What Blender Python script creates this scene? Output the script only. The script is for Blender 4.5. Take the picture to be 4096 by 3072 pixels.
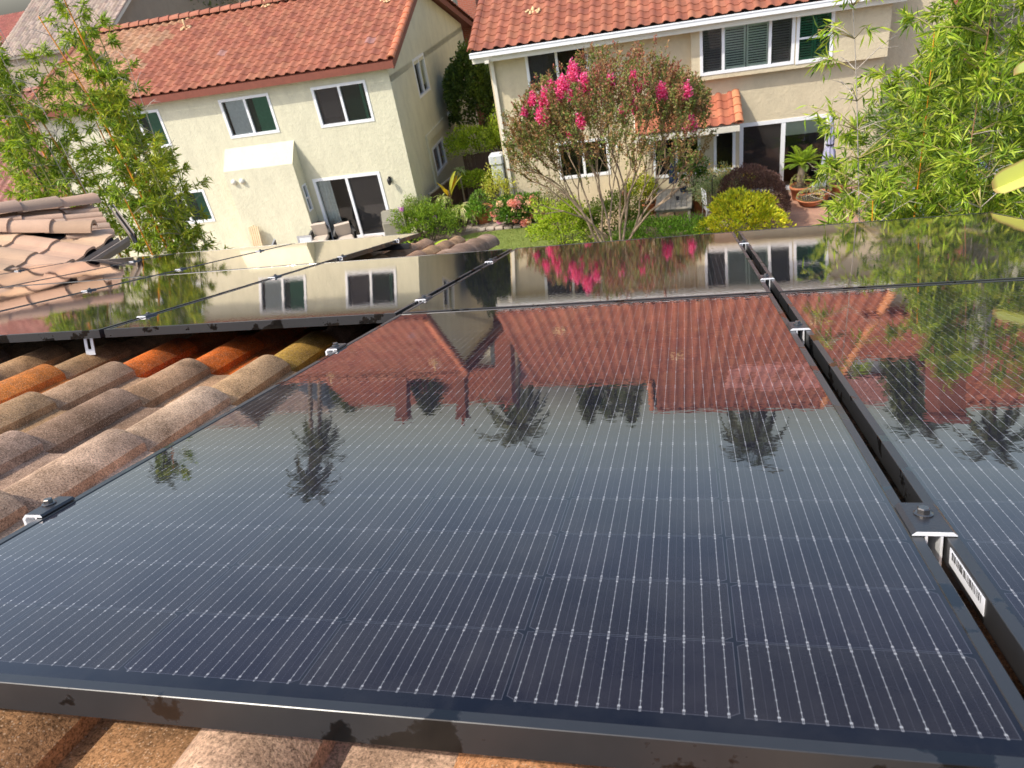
import bpy, math, random
from mathutils import Vector, Matrix, noise
SC = bpy.context.scene
COL = SC.collection
for o in list(bpy.data.objects):
    bpy.data.objects.remove(o)
RAD = math.radians
V = Vector
# ---------------------------------------------------------------- camera
ZG = 7.74
cam_d = bpy.data.cameras.new("camera")
cam = bpy.data.objects.new("camera", cam_d)
COL.objects.link(cam)
cam.matrix_world = Matrix(((0.97038423, 0.02920763, 0.23979441, 0.90552122),
                           (0.18470745, 0.55003752, -0.81445803, -0.30820557),
                           (-0.15568431, 0.83462905, 0.52835287, ZG + 0.51117713),
                           (0, 0, 0, 1)))
cam_d.sensor_width = 36.0
cam_d.lens = 2909.3 / 4096 * 36.0
cam_d.clip_start = 0.05
cam_d.clip_end = 2000
cam_d.dof.use_dof = True
cam_d.dof.focus_distance = 1.35
cam_d.dof.aperture_fstop = 16.0
SC.camera = cam
SC.render.resolution_x, SC.render.resolution_y = 1024, 768
# ---------------------------------------------------------------- world, sun, exposure
SUN_EL, SUN_AZ = 50.0, 230.7          # compass azimuth from +Y towards +X
w = bpy.data.worlds.new("World")
SC.world = w
w.use_nodes = True
wn = w.node_tree
bg = wn.nodes['Background']
sky = wn.nodes.new('ShaderNodeTexSky')
sky.sky_type = 'NISHITA'
sky.sun_disc = False
sky.sun_elevation = RAD(SUN_EL)
sky.sun_rotation = RAD(SUN_AZ)
sky.air_density = 1.0
sky.dust_density = 3.0
sky.ozone_density = 1.6
sky.altitude = 50
wn.links.new(sky.outputs[0], bg.inputs[0])
bg.inputs[1].default_value = 0.15
sd = bpy.data.lights.new("sun", 'SUN')
sd.energy = 2.35
sd.angle = RAD(0.55)
sd.color = (1.0, 0.935, 0.82)
sun = bpy.data.objects.new("sun", sd)
COL.objects.link(sun)
S_dir = V((math.cos(RAD(SUN_EL)) * math.sin(RAD(SUN_AZ)), math.cos(RAD(SUN_EL)) * math.cos(RAD(SUN_AZ)), math.sin(RAD(SUN_EL))))
sun.rotation_euler = (-S_dir).to_track_quat('-Z', 'Y').to_euler()
sun.location = S_dir * 60
SC.view_settings.view_transform = 'Standard'
SC.view_settings.look = 'None'
SC.view_settings.exposure = 0.88
SC.view_settings.gamma = 1.0
SC.cycles.max_bounces = 8
SC.cycles.transparent_max_bounces = 12

# ---------------------------------------------------------------- node helpers
def mat(name):
    m = bpy.data.materials.new(name)
    m.use_nodes = True
    m.node_tree.nodes.clear()
    return m, m.node_tree

class N:
    def __init__(s, nt): s.nt = nt
    def new(s, t, **kw):
        n = s.nt.nodes.new(t)
        for k, v in kw.items(): setattr(n, k, v)
        return n
    def put(s, sock, v):
        if isinstance(v, bpy.types.NodeSocket): s.nt.links.new(v, sock)
        elif v is not None:
            if hasattr(sock.default_value, '__len__') and not hasattr(v, '__len__'): v = [v] * len(sock.default_value)
            if hasattr(sock.default_value, '__len__') and len(sock.default_value) == 4 and len(v) == 3: v = (*v, 1)
            sock.default_value = v
    def m(s, op, a, b=None, c=None):
        n = s.new('ShaderNodeMath', operation=op)
        s.put(n.inputs[0], a)
        if b is not None: s.put(n.inputs[1], b)
        if c is not None: s.put(n.inputs[2], c)
        return n.outputs[0]
    def mix(s, f, a, b):
        n = s.new('ShaderNodeMix', data_type='RGBA')
        s.put(n.inputs[0], f); s.put(n.inputs[6], a); s.put(n.inputs[7], b)
        return n.outputs[2]
    def mul(s, f, a, b):
        n = s.new('ShaderNodeMix', data_type='RGBA', blend_type='MULTIPLY')
        s.put(n.inputs[0], f); s.put(n.inputs[6], a); s.put(n.inputs[7], b)
        return n.outputs[2]
    def coord(s, which='Object'): return s.new('ShaderNodeTexCoord').outputs[which]
    def mapping(s, vec, scale=(1, 1, 1), rot=(0, 0, 0)):
        n = s.new('ShaderNodeMapping'); s.put(n.inputs[0], vec)
        n.inputs['Scale'].default_value = scale; n.inputs['Rotation'].default_value = rot
        return n.outputs[0]
    def noise(s, vec, scale, detail=4, rough=.55, out='Fac'):
        n = s.new('ShaderNodeTexNoise'); s.put(n.inputs['Vector'], vec)
        n.inputs['Scale'].default_value = scale; n.inputs['Detail'].default_value = detail
        n.inputs['Roughness'].default_value = rough
        return n.outputs[out]
    def ramp(s, f, stops):
        n = s.new('ShaderNodeValToRGB'); s.put(n.inputs[0], f)
        e = n.color_ramp.elements
        while len(e) < len(stops): e.new(0.5)
        for i, (p, c) in enumerate(stops):
            e[i].position = p
            e[i].color = (c, c, c, 1) if not hasattr(c, '__len__') else (*c, 1)
        return n.outputs[0]
    def bump(s, h, strength=.3, dist=.01, normal=None):
        n = s.new('ShaderNodeBump'); s.put(n.inputs['Height'], h)
        n.inputs['Strength'].default_value = strength; n.inputs['Distance'].default_value = dist
        if normal is not None: s.put(n.inputs['Normal'], normal)
        return n.outputs[0]
    def attr(s, name='Col'): return s.new('ShaderNodeAttribute', attribute_name=name).outputs['Color']
    def sep(s, v):
        n = s.new('ShaderNodeSeparateXYZ'); s.put(n.inputs[0], v); return n.outputs
    def pbsdf(s, color, rough=.6, normal=None, **kw):
        n = s.new('ShaderNodeBsdfPrincipled')
        s.put(n.inputs['Base Color'], color); s.put(n.inputs['Roughness'], rough)
        if normal is not None: s.put(n.inputs['Normal'], normal)
        for k, v in kw.items(): s.put(n.inputs[k.replace('_', ' ')], v)
        return n
    def out(s, sh):
        o = s.new('ShaderNodeOutputMaterial'); s.nt.links.new(sh, o.inputs[0])

def simple(name, color, rough=.6, var=.12, nscale=3.0, bump=0.0, bscale=60, metallic=0.0, bdist=.004, **kw):
    m, nt = mat(name); n = N(nt); co = n.coord()
    f = n.noise(co, nscale, 5)
    c = n.mix(f, tuple(max(0, x * (1 - var * 1.6)) for x in color), tuple(min(1, x * (1 + var * 1.6)) for x in color))
    nb = n.bump(n.noise(co, bscale, 4), bump, bdist) if bump else None
    n.out(n.pbsdf(c, rough, nb, Metallic=metallic, **kw).outputs[0])
    return m

def attr_mat(name, rough=.8, var=.25, nscale=6, bump=.3, bscale=80, bdist=.004, fine=0.0, spec=.5):
    m, nt = mat(name); n = N(nt); co = n.coord()
    a = n.attr()
    f = n.noise(co, nscale, 6, .6)
    g = n.ramp(f, [(.25, 1 - var), (.75, 1 + var)])
    c = n.mul(1.0, a, g)
    if fine:
        s1 = n.noise(co, bscale * 2.2, 2, .7)
        c = n.mul(1.0, c, n.ramp(s1, [(.3, 1 - fine), (.62, 1.0), (.78, 1 + fine * 1.6)]))
    nb = n.bump(n.noise(co, bscale, 5, .7), bump, bdist)
    p = n.pbsdf(c, rough, nb); p.inputs['Specular IOR Level'].default_value = spec
    n.out(p.outputs[0])
    return m

def leaf_mat(name, trans=.35, rough=.45):
    m, nt = mat(name); n = N(nt)
    a = n.attr()
    p = n.pbsdf(a, rough); p.inputs['Specular IOR Level'].default_value = .35
    t = n.new('ShaderNodeBsdfTranslucent'); n.put(t.inputs[0], n.mul(1.0, a, (1.5, 1.45, .5)))
    mx = n.new('ShaderNodeMixShader'); mx.inputs[0].default_value = trans
    nt.links.new(p.outputs[0], mx.inputs[1]); nt.links.new(t.outputs[0], mx.inputs[2])
    n.out(mx.outputs[0])
    return m

# ---------------------------------------------------------------- mesh builder
class MB:
    def __init__(s):
        s.v = []; s.f = []; s.c = []; s.m = []; s.s = []
    def add(s, vs, fs, col=(1, 1, 1), mi=0, smooth=False):
        b = len(s.v); s.v.extend([tuple(x) for x in vs]); s.c.extend([col] * len(vs))
        for f in fs: s.f.append(tuple(b + i for i in f)); s.m.append(mi); s.s.append(smooth)
    def quad(s, a, b, c, d, **k): s.add([a, b, c, d], [(0, 1, 2, 3)], **k)
    def box(s, x0, x1, y0, y1, z0, z1, **k):
        vs = [(x, y, z) for x in (x0, x1) for y in (y0, y1) for z in (z0, z1)]
        s.add(vs, [(0, 1, 3, 2), (4, 6, 7, 5), (0, 4, 5, 1), (2, 3, 7, 6), (0, 2, 6, 4), (1, 5, 7, 3)], **k)
    def bbox(s, x0, x1, y0, y1, z0, z1, b=.003, **k):
        # chamfered box
        vs = []
        for (z, i) in ((z0, b), (z0 + b, 0), (z1 - b, 0), (z1, b)):
            for (x, y) in ((x0 + i, y0 + b + i), (x0 + b + i, y0 + i), (x1 - b - i, y0 + i), (x1 - i, y0 + b + i), (x1 - i, y1 - b - i), (x1 - b - i, y1 - i), (x0 + b + i, y1 - i), (x0 + i, y1 - b - i)):
                vs.append((x, y, z))
        fs = [tuple(range(7, -1, -1)), tuple(range(24, 32))]
        for r in range(3):
            for i in range(8): fs.append((r * 8 + i, r * 8 + (i + 1) % 8, r * 8 + 8 + (i + 1) % 8, r * 8 + 8 + i))
        s.add(vs, fs, **k)
    def obox(s, c, ax, ay, az, **k):
        c = V(c); ax, ay, az = V(ax), V(ay), V(az)
        vs = [c + ax * i + ay * j + az * l for i in (-1, 1) for j in (-1, 1) for l in (-1, 1)]
        s.add(vs, [(0, 1, 3, 2), (4, 6, 7, 5), (0, 4, 5, 1), (2, 3, 7, 6), (0, 2, 6, 4), (1, 5, 7, 3)], **k)
    def tube(s, pts, rads, n=6, cap=True, **k):
        vs = []; fs = []
        pts = [V(p) for p in pts]
        if not hasattr(rads, '__len__'): rads = [rads] * len(pts)
        for i, p in enumerate(pts):
            d = (pts[min(i + 1, len(pts) - 1)] - pts[max(i - 1, 0)])
            if d.length < 1e-9: d = V((0, 0, 1))
            d.normalize()
            a = d.cross(V((0, 0, 1)) if abs(d.z) < .9 else V((1, 0, 0))).normalized(); b = d.cross(a)
            for j in range(n):
                t = 2 * math.pi * j / n
                vs.append(p + (a * math.cos(t) + b * math.sin(t)) * rads[i])
        for i in range(len(pts) - 1):
            for j in range(n): fs.append((i * n + j, i * n + (j + 1) % n, (i + 1) * n + (j + 1) % n, (i + 1) * n + j))
        if cap:
            fs.append(tuple(range(n - 1, -1, -1))); fs.append(tuple(range((len(pts) - 1) * n, len(pts) * n)))
        k.setdefault('smooth', True)
        s.add(vs, fs, **k)
    def lathe(s, prof, n=16, c=(0, 0, 0), **k):
        vs = []; fs = []
        for r, z in prof:
            for j in range(n):
                t = 2 * math.pi * j / n
                vs.append((c[0] + r * math.cos(t), c[1] + r * math.sin(t), c[2] + z))
        m_ = len(prof)
        for i in range(m_ - 1):
            for j in range(n): fs.append((i * n + j, i * n + (j + 1) % n, (i + 1) * n + (j + 1) % n, (i + 1) * n + j))
        k.setdefault('smooth', True)
        s.add(vs, fs, **k)
        s.add(vs[:n], [tuple(range(n - 1, -1, -1))], **{**k, 'smooth': False})
        s.add(vs[-n:], [tuple(range(n))], **{**k, 'smooth': False})
    def prism(s, poly, a, b, **k):
        # poly: list of 3D points; extrude from offset a to offset b (vectors)
        n = len(poly); a, b = V(a), V(b)
        vs = [V(p) + a for p in poly] + [V(p) + b for p in poly]
        fs = [tuple(range(n - 1, -1, -1)), tuple(range(n, 2 * n))] + [(i, (i + 1) % n, n + (i + 1) % n, n + i) for i in range(n)]
        s.add(vs, fs, **k)
    def leaf(s, p, d, up, L, W, col):
        # folded lance-shaped leaf: 4 verts, two faces
        side = d.cross(up)
        if side.length < 1e-6: side = d.cross(V((1, .3, .2)))
        side.normalize(); nn = side.cross(d).normalized()
        b = len(s.v)
        m_ = p + d * (L * .42) + nn * (W * .18)
        tip = p + d * L - nn * (L * .12)
        s.v.extend((tuple(p), tuple(m_ + side * W * .5), tuple(tip), tuple(m_ - side * W * .5)))
        s.c.extend([col] * 4)
        s.f.extend(((b, b + 1, b + 2), (b, b + 2, b + 3))); s.m.extend((0, 0)); s.s.extend((False, False))
    def build(s, name, mats, parent=None, loc=None):
        me = bpy.data.meshes.new(name)
        me.from_pydata(s.v, [], s.f)
        if not isinstance(mats, (list, tuple)): mats = [mats]
        for m_ in mats: me.materials.append(m_)
        me.polygons.foreach_set('material_index', s.m)
        me.polygons.foreach_set('use_smooth', s.s)
        ca = me.color_attributes.new('Col', 'FLOAT_COLOR', 'POINT')
        flat = []
        for c in s.c: flat.extend((c[0], c[1], c[2], 1.0))
        ca.data.foreach_set('color', flat)
        me.update()
        o = bpy.data.objects.new(name, me); COL.objects.link(o)
        if parent is not None: o.parent = parent
        if loc is not None: o.location = loc
        return o

def thing(name, label, cat, loc=(0, 0, 0), rot=(0, 0, 0), group=None):
    o = bpy.data.objects.new(name, None); COL.objects.link(o)
    o.location = loc; o.rotation_euler = rot; o.empty_display_size = .2
    o['label'] = label; o['category'] = cat
    if group: o['group'] = group
    return o
def tag(o, label, cat, group=None):
    o['label'] = label; o['category'] = cat
    if group: o['group'] = group
    return o
def struct(o): o['kind'] = 'structure'; return o
def kids(o): return [c for c in bpy.data.objects if c.parent == o]
def dup(root, loc, rot=None, label=None, group=None, scale=None):
    r = root.copy(); COL.objects.link(r); r.location = loc
    if rot is not None: r.rotation_euler = rot
    if scale: r.scale = scale
    if label: r['label'] = label
    if group: r['group'] = group
    for ch in kids(root):
        c = ch.copy(); COL.objects.link(c); c.parent = r
        for g in kids(ch):
            d = g.copy(); COL.objects.link(d); d.parent = c
    return r
T = RAD(16.2)
cT, sT = math.cos(T), math.sin(T)
def PW(u, v, h=0.0): return V((u, v * cT + h * sT, ZG - v * sT + h * cT))
def rnd(a, b): return random.uniform(a, b)
def jit(c, a=.15):
    k = 1 + rnd(-a, a)
    return tuple(max(0, x * k * (1 + rnd(-a * .4, a * .4))) for x in c)
def rdir():
    z = rnd(-1, 1); t = rnd(0, 2 * math.pi); r = math.sqrt(1 - z * z)
    return V((r * math.cos(t), r * math.sin(t), z))
# ---------------------------------------------------------------- materials
def panel_glass():
    m, nt = mat('solar_glass'); n = N(nt)
    co = n.coord(); x, y, _ = n.sep(co)
    M_ = n.m
    top = M_('GREATER_THAN', y, .862)
    vv = M_('SUBTRACT', y, M_('MULTIPLY', top, .008))
    xs = M_('DIVIDE', M_('SUBTRACT', x, .015), .184)
    ys = M_('DIVIDE', M_('SUBTRACT', vv, .028), .0922)
    fx = M_('FRACT', xs); fy = M_('FRACT', ys); col = M_('FLOOR', xs)
    inb = M_('MULTIPLY', M_('MULTIPLY', M_('GREATER_THAN', xs, 0), M_('LESS_THAN', xs, 6)), M_('MULTIPLY', M_('GREATER_THAN', ys, 0), M_('LESS_THAN', ys, 18)))
    odd = M_('FLOORED_MODULO', col, 2.0)
    ex = M_('MULTIPLY', M_('MINIMUM', fx, M_('SUBTRACT', 1.0, fx)), 184.0)      # mm from the cell side
    eyb = M_('MULTIPLY', fy, 92.2); eyt = M_('MULTIPLY', M_('SUBTRACT', 1.0, fy), 92.2)
    ey = M_('MINIMUM', eyb, eyt)
    dch = M_('ADD', M_('MULTIPLY', eyt, odd), M_('MULTIPLY', eyb, M_('SUBTRACT', 1.0, odd)))
    ch = M_('SUBTRACT', M_('ADD', M_('DIVIDE', ex, 11.0), M_('DIVIDE', dch, 6.5)), 1.0)
    edge = M_('MINIMUM', M_('MINIMUM', M_('SUBTRACT', ex, 1.4), M_('SUBTRACT', ey, .55)), M_('MULTIPLY', ch, 5.0))
    cell = M_('MULTIPLY', M_('GREATER_THAN', edge, 0.0), inb)
    rim = M_('MULTIPLY', M_('MULTIPLY', M_('GREATER_THAN', edge, .15), M_('LESS_THAN', edge, .75)), inb)
    fc = M_('DIVIDE', M_('SUBTRACT', fx, .0075), .985)
    b = M_('FRACT', M_('MULTIPLY', fc, 11.0))
    db = M_('MULTIPLY', M_('ABSOLUTE', M_('SUBTRACT', b, .5)), 16.5)
    barx = M_('MULTIPLY', M_('LESS_THAN', db, .26), inb)
    pady = M_('MULTIPLY', M_('ABSOLUTE', M_('SUBTRACT', M_('FRACT', M_('ADD', M_('MULTIPLY', fy, 8.0), .5)), .5)), 11.5)
    pad = M_('MULTIPLY', M_('MULTIPLY', M_('LESS_THAN', db, .85), M_('LESS_THAN', pady, .55)), inb)
    bpy_ = M_('ABSOLUTE', M_('SUBTRACT', ey, 4.6))
    bpad = M_('MULTIPLY', M_('MULTIPLY', M_('LESS_THAN', db, 1.15), M_('LESS_THAN', bpy_, 1.0)), inb)
    gapbar = M_('MULTIPLY', M_('MULTIPLY', M_('LESS_THAN', M_('ABSOLUTE', M_('SUBTRACT', db, .55)), .22), M_('LESS_THAN', ey, 4.6)), inb)
    thin = M_('MULTIPLY', M_('MULTIPLY', M_('GREATER_THAN', db, 8.1), M_('LESS_THAN', M_('FRACT', M_('MULTIPLY', fy, 34.0)), .5)), cell)
    fing = M_('LESS_THAN', M_('FRACT', M_('MULTIPLY', eyb, .72)), .11)
    tone = n.noise(n.mapping(co, (1 / .184, 1 / .0922, 1)), .9, 1)
    wn_ = n.new('ShaderNodeTexWhiteNoise'); wn_.noise_dimensions = '2D'
    cb = n.new('ShaderNodeCombineXYZ'); n.put(cb.inputs[0], col); n.put(cb.inputs[1], M_('FLOOR', ys)); n.put(wn_.inputs['Vector'], cb.outputs[0])
    cellc = n.mix(wn_.outputs['Value'], (.0055, .0048, .014), (.0105, .0095, .014))
    cellc = n.mix(M_('MULTIPLY', fing, .10), cellc, (.35, .36, .42))
    base = n.mix(cell, (.004, .0055, .012), cellc)
    base = n.mix(M_('MULTIPLY', rim, .09), base, (.5, .52, .6))
    base = n.mix(M_('MULTIPLY', thin, .16), base, (.4, .4, .45))
    base = n.mix(M_('MULTIPLY', gapbar, .38), base, (.6, .6, .62))
    notgap = M_('GREATER_THAN', ey, 4.6)
    base = n.mix(M_('MULTIPLY', M_('MULTIPLY', barx, notgap), .40), base, (.55, .56, .58))
    base = n.mix(M_('MULTIPLY', pad, .24), base, (.7, .7, .7))
    base = n.mix(M_('MULTIPLY', bpad, .28), base, (.8, .8, .8))
    dust = n.noise(co, 9.0, 6, .65)
    base = n.mix(n.ramp(dust, [(.38, 0.0), (.85, .045)]), base, (.45, .42, .38))
    strk = n.noise(n.mapping(co, (16, 1.6, 1)), 1.0, 4, .6)
    base = n.mix(n.ramp(strk, [(.58, 0.0), (.75, .03)]), base, (.45, .43, .40))
    vo = n.new('ShaderNodeTexVoronoi'); n.put(vo.inputs['Vector'], co); vo.inputs['Scale'].default_value = 9
    spk = M_('MULTIPLY', M_('LESS_THAN', vo.outputs['Distance'], .016), M_('GREATER_THAN', n.sep(vo.outputs['Color'])[1], .72))
    base = n.mix(M_('MULTIPLY', spk, .8), base, (.62, .58, .48))
    h = M_('ADD', M_('MULTIPLY', n.noise(co, 75.0, 1, .4), .0006), M_('MULTIPLY', n.noise(co, 2.2, 1), .0050))
    nb = n.bump(h, 1.0, .08)
    p = n.pbsdf(base, .5); p.inputs['Specular IOR Level'].default_value = 0.0
    lw = n.new('ShaderNodeLayerWeight'); lw.inputs['Blend'].default_value = .5
    fac = M_('MINIMUM', M_('ADD', M_('MULTIPLY', M_('POWER', lw.outputs['Facing'], 4.0), 1.26), .012), .97)
    gl = n.new('ShaderNodeBsdfGlossy'); n.put(gl.inputs['Color'], (.98, .90, .84)); n.put(gl.inputs['Roughness'], n.ramp(n.noise(co, 5.0, 4), [(.3, .012), (.8, .035)])); n.put(gl.inputs['Normal'], nb)
    mx = n.new('ShaderNodeMixShader'); n.put(mx.inputs[0], fac); nt.links.new(p.outputs[0], mx.inputs[1]); nt.links.new(gl.outputs[0], mx.inputs[2])
    n.out(mx.outputs[0])
    return m
MG = panel_glass()

def frame_mat():
    m, nt = mat('black_anodised_frame'); n = N(nt); co = n.coord()
    wet = n.ramp(n.noise(n.mapping(co, (1, 1, 1.2)), 8.0, 5, .62), [(.57, 0.0), (.59, 1.0)])
    dirt = n.noise(co, 40, 5, .7)
    c = n.mix(wet, n.mix(dirt, (.019, .0195, .0205), (.030, .030, .031)), (.005, .005, .005))
    r = n.mix(wet, (.30, .30, .30), (.10, .10, .10))
    n.out(n.pbsdf(c, r, n.bump(dirt, .05, .001)).outputs[0])
    return m
MF = frame_mat()
M_blackmetal = simple('black_clamp_metal', (.025, .025, .028), .3, .2, 30, .1, 200)
M_silver = simple('cut_aluminium', (.84, .85, .87), .35, .12, 50, .25, 400, metallic=.35, bdist=.001)
M_galv = simple('galvanised_steel', (.45, .45, .46), .45, .25, 40, .3, 200, metallic=.7, bdist=.001)
M_boltm = simple('steel_bolt', (.17, .16, .15), .26, .2, 60, .1, 300, metallic=.9, bdist=.001)
M_rubber = simple('black_plastic', (.012, .012, .013), .55)

def near_tile():
    m, nt = mat('concrete_roof_tile'); n = N(nt); co = n.coord(); a = n.attr()
    big = n.noise(co, 5.0, 6, .65)
    c = n.mul(1.0, a, n.ramp(big, [(.28, .50), (.55, .95), (.8, 1.35)]))
    stain = n.ramp(n.noise(co, 11, 6, .72), [(.42, 0.0), (.70, .72)])
    c = n.mix(stain, c, (.12, .068, .035))
    moss = n.ramp(n.noise(co, 8.5, 5, .7), [(.66, 0.0), (.75, .4)])
    c = n.mix(moss, c, (.30, .23, .05))
    gr = n.noise(co, 260, 3, .8)
    c = n.mul(1.0, c, n.ramp(gr, [(.34, .35), (.5, .95), (.64, 1.35)]))
    vo = n.new('ShaderNodeTexVoronoi'); n.put(vo.inputs['Vector'], co); vo.inputs['Scale'].default_value = 240
    grit = n.m('MULTIPLY', n.m('LESS_THAN', vo.outputs['Distance'], .27), n.m('GREATER_THAN', n.sep(vo.outputs['Color'])[0], .52))
    c = n.mix(n.m('MULTIPLY', grit, .6), c, (.66, .46, .31))
    hh = n.m('ADD', n.m('MULTIPLY', gr, .7), n.m('MULTIPLY', n.noise(co, 60, 4, .7), .6))
    p = n.pbsdf(c, .9, n.bump(hh, .55, .0022)); p.inputs['Specular IOR Level'].default_value = .15
    n.out(p.outputs[0])
    return m
MT_near = near_tile()
MT_far = attr_mat('clay_roof_tile', .78, .22, 2.5, .3, 60, .006)
MT_wing = attr_mat('tan_roof_tile', .85, .16, 3.0, .5, 120, .003, fine=.10)
M_under = simple('roof_deck_underlay', (.03, .022, .018), .9)

def stucco(name, color, dark=.10):
    m, nt = mat(name); n = N(nt); co = n.coord()
    f = n.noise(co, .55, 6, .6); g = n.noise(n.mapping(co, (1, 1, .45)), 2.6, 7, .7)
    c = n.mix(f, tuple(x * (1 - dark) for x in color), tuple(min(1, x * (1 + dark * .6)) for x in color))
    c = n.mul(1.0, c, n.ramp(g, [(.3, .87), (.55, 1.0), (.75, 1.03)]))
    h = n.m('ADD', n.noise(co, 9, 5, .6), n.m('MULTIPLY', n.noise(co, 45, 3, .6), .4))
    n.out(n.pbsdf(c, .9, n.bump(h, .55, .03)).outputs[0])
    return m
M_cream = stucco('cream_stucco', (.67, .635, .465))
M_beige = stucco('beige_stucco', (.63, .54, .37))
M_tan = stucco('tan_stucco', (.33, .27, .20))
M_lgrey = stucco('pale_grey_siding', (.58, .60, .60))
M_pale = stucco('pale_green_stucco', (.55, .58, .48))
M_white = simple('white_vinyl', (.82, .83, .84), .35, .03, 8)
M_offw = simple('offwhite_trim', (.72, .68, .58), .6, .05, 5)
M_fasc = simple('redbrown_fascia', (.21, .06, .035), .65, .2, 6)
M_gutb = simple('brown_gutter', (.27, .22, .18), .45, .2, 8)
M_brick = None
def brick():
    m, nt = mat('red_brick'); n = N(nt); x, y, z = n.sep(n.coord())
    cb = n.new('ShaderNodeCombineXYZ'); n.put(cb.inputs[0], n.m('ADD', x, y)); n.put(cb.inputs[1], z)
    b = n.new('ShaderNodeTexBrick'); n.put(b.inputs['Vector'], cb.outputs[0])
    b.inputs['Color1'].default_value = (.36, .10, .055, 1); b.inputs['Color2'].default_value = (.25, .07, .04, 1)
    b.inputs['Mortar'].default_value = (.30, .20, .15, 1); b.inputs['Scale'].default_value = 1.0
    b.inputs['Brick Width'].default_value = .22; b.inputs['Row Height'].default_value = .075; b.inputs['Mortar Size'].default_value = .008
    n.out(n.pbsdf(b.outputs[0], .85, n.bump(b.outputs['Fac'], .4, -.01)).outputs[0])
    return m
M_brick = brick()
def wglass(name, tint, opac=.25, back=(.02, .03, .03)):
    m, nt = mat(name); n = N(nt)
    tr = n.new('ShaderNodeBsdfTransparent'); n.put(tr.inputs[0], tint)
    df = n.pbsdf(back, .5)
    mx0 = n.new('ShaderNodeMixShader'); mx0.inputs[0].default_value = opac
    nt.links.new(tr.outputs[0], mx0.inputs[1]); nt.links.new(df.outputs[0], mx0.inputs[2])
    gl = n.new('ShaderNodeBsdfGlossy'); gl.inputs['Roughness'].default_value = .01
    nb = n.bump(n.noise(n.coord(), 2.0, 2), .15, .01); n.put(gl.inputs['Normal'], nb)
    fr = n.new('ShaderNodeFresnel'); fr.inputs[0].default_value = 1.7
    mx = n.new('ShaderNodeMixShader'); nt.links.new(fr.outputs[0], mx.inputs[0])
    nt.links.new(mx0.outputs[0], mx.inputs[1]); nt.links.new(gl.outputs[0], mx.inputs[2])
    n.out(mx.outputs[0])
    return m
M_wg = wglass('window_glass', (.93, .98, .95), .03)
M_wgreen = wglass('green_window_glass', (.22, .52, .38), .12, (.02, .09, .06))
M_screen = wglass('insect_screen', (.55, .55, .56), .45, (.03, .03, .032))
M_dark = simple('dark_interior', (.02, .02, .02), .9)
M_curt = simple('pale_curtain_slats', (.80, .80, .80), .8, .15, 12)
M_shut = simple('white_shutter', (.78, .82, .70), .5, .05, 6)
M_blind = simple('grey_blind', (.12, .115, .11), .7, .1, 20)
M_leaf = leaf_mat('leaf')
M_leafdull = leaf_mat('dull_leaf', .2, .6)
M_petal = leaf_mat('petal', .3, .6)
M_bark = attr_mat('bark', .85, .3, 8, .5, 40, .01)
M_terra = simple('terracotta', (.42, .15, .065), .75, .25, 7, .2, 60)
M_soil = simple('soil', (.05, .035, .025), .95, .3, 12, .5, 60)
M_wood = simple('weathered_wood', (.30, .27, .215), .8, .2, 5, .3, 50)
# ---------------------------------------------------------------- solar panels
PWD, PLN, PH = 1.134, 1.722, .030
def make_panel():
    t = thing('solar_panel', '', 'solar panel')
    g = MB()
    g.box(.010, PWD - .010, .010, PLN - .010, -.0052, -.0012)
    g.build('glass', MG, t)
    f = MB()
    b = .0006
    prof = [(0, -PH), (0, -b), (b, 0), (.0115, 0), (.0122, -.0012), (.0122, -.0035), (.028, -PH + .0015), (.028, -PH)]
    # mitred frame: sweep the profile round the four corners
    def ring(o, z): return [(o, o, z), (PWD - o, o, z), (PWD - o, PLN - o, z), (o, PLN - o, z)]
    prof = [(0, -PH), (0, -b), (b, 0), (.0115, 0), (.0122, -.0014), (.0122, -.0065), (.0035, -.0068), (.0035, -PH + .002), (.026, -PH + .002), (.026, -PH)]
    vs = []; fs = []
    for o_, z in prof: vs += ring(o_, z)
    k = len(prof)
    for i in range(k):
        for j in range(4):
            a = i * 4 + j; a2 = i * 4 + (j + 1) % 4; n_ = ((i + 1) % k)
            fs.append((a2, a, n_ * 4 + j, n_ * 4 + (j + 1) % 4))
    f.add(vs, fs)
    f.build('frame', MF, t)
    s = MB(); s.box(.012, PWD - .012, .012, PLN - .012, -.0066, -.0056)
    s.build('backsheet', M_rubber, t)
    return t
GAP, RG = .022, .020
def ucol(c): return c * (PWD + GAP)
def vrow(r): return r * (PLN + RG)
PANELS = [(0, 0, 'large nearest solar panel that fills the foreground'),
          (1, 0, 'solar panel cut by the right photo edge, across the wide gap from the nearest panel'),
          (0, 1, 'solar panel behind the nearest one, mirroring the pink flowering tree'),
          (1, 1, 'far right solar panel mirroring the bamboo, its corner before the bamboo leaves'),
          (-1, 1, 'solar panel mirroring the cream house windows, left of the pink reflection'),
          (-2, 1, 'solar panel over the slotted bracket, mirroring yellow bamboo'),
          (-3, 1, 'solar panel of the second row at the left photo edge, mirroring brown roof tiles'),
          (-4, 1, 'narrow glimpse of the last second-row solar panel, left of all its neighbours'),
          (-2, 2, 'farthest row solar panel with its black side showing beside the round roof tiles'),
          (-3, 2, 'farthest row solar panel below the wooden boards and the bamboo'),
          (-4, 2, 'farthest row solar panel below the gutter corner of the brown tiled roof'),
          (-5, 2, 'farthest row solar panel at the left photo edge below the brown tiles')]
P0 = make_panel()
for i, (c, r, lab) in enumerate(PANELS):
    loc = PW(ucol(c), vrow(r), 0)
    if i == 0:
        o = P0; o.location = loc; o.rotation_euler = (-T, 0, 0); o['label'] = lab; o['group'] = 'solar panels on the roof'
    else:
        o = dup(P0, loc, (-T, 0, 0), lab, 'solar panels on the roof')
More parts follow.
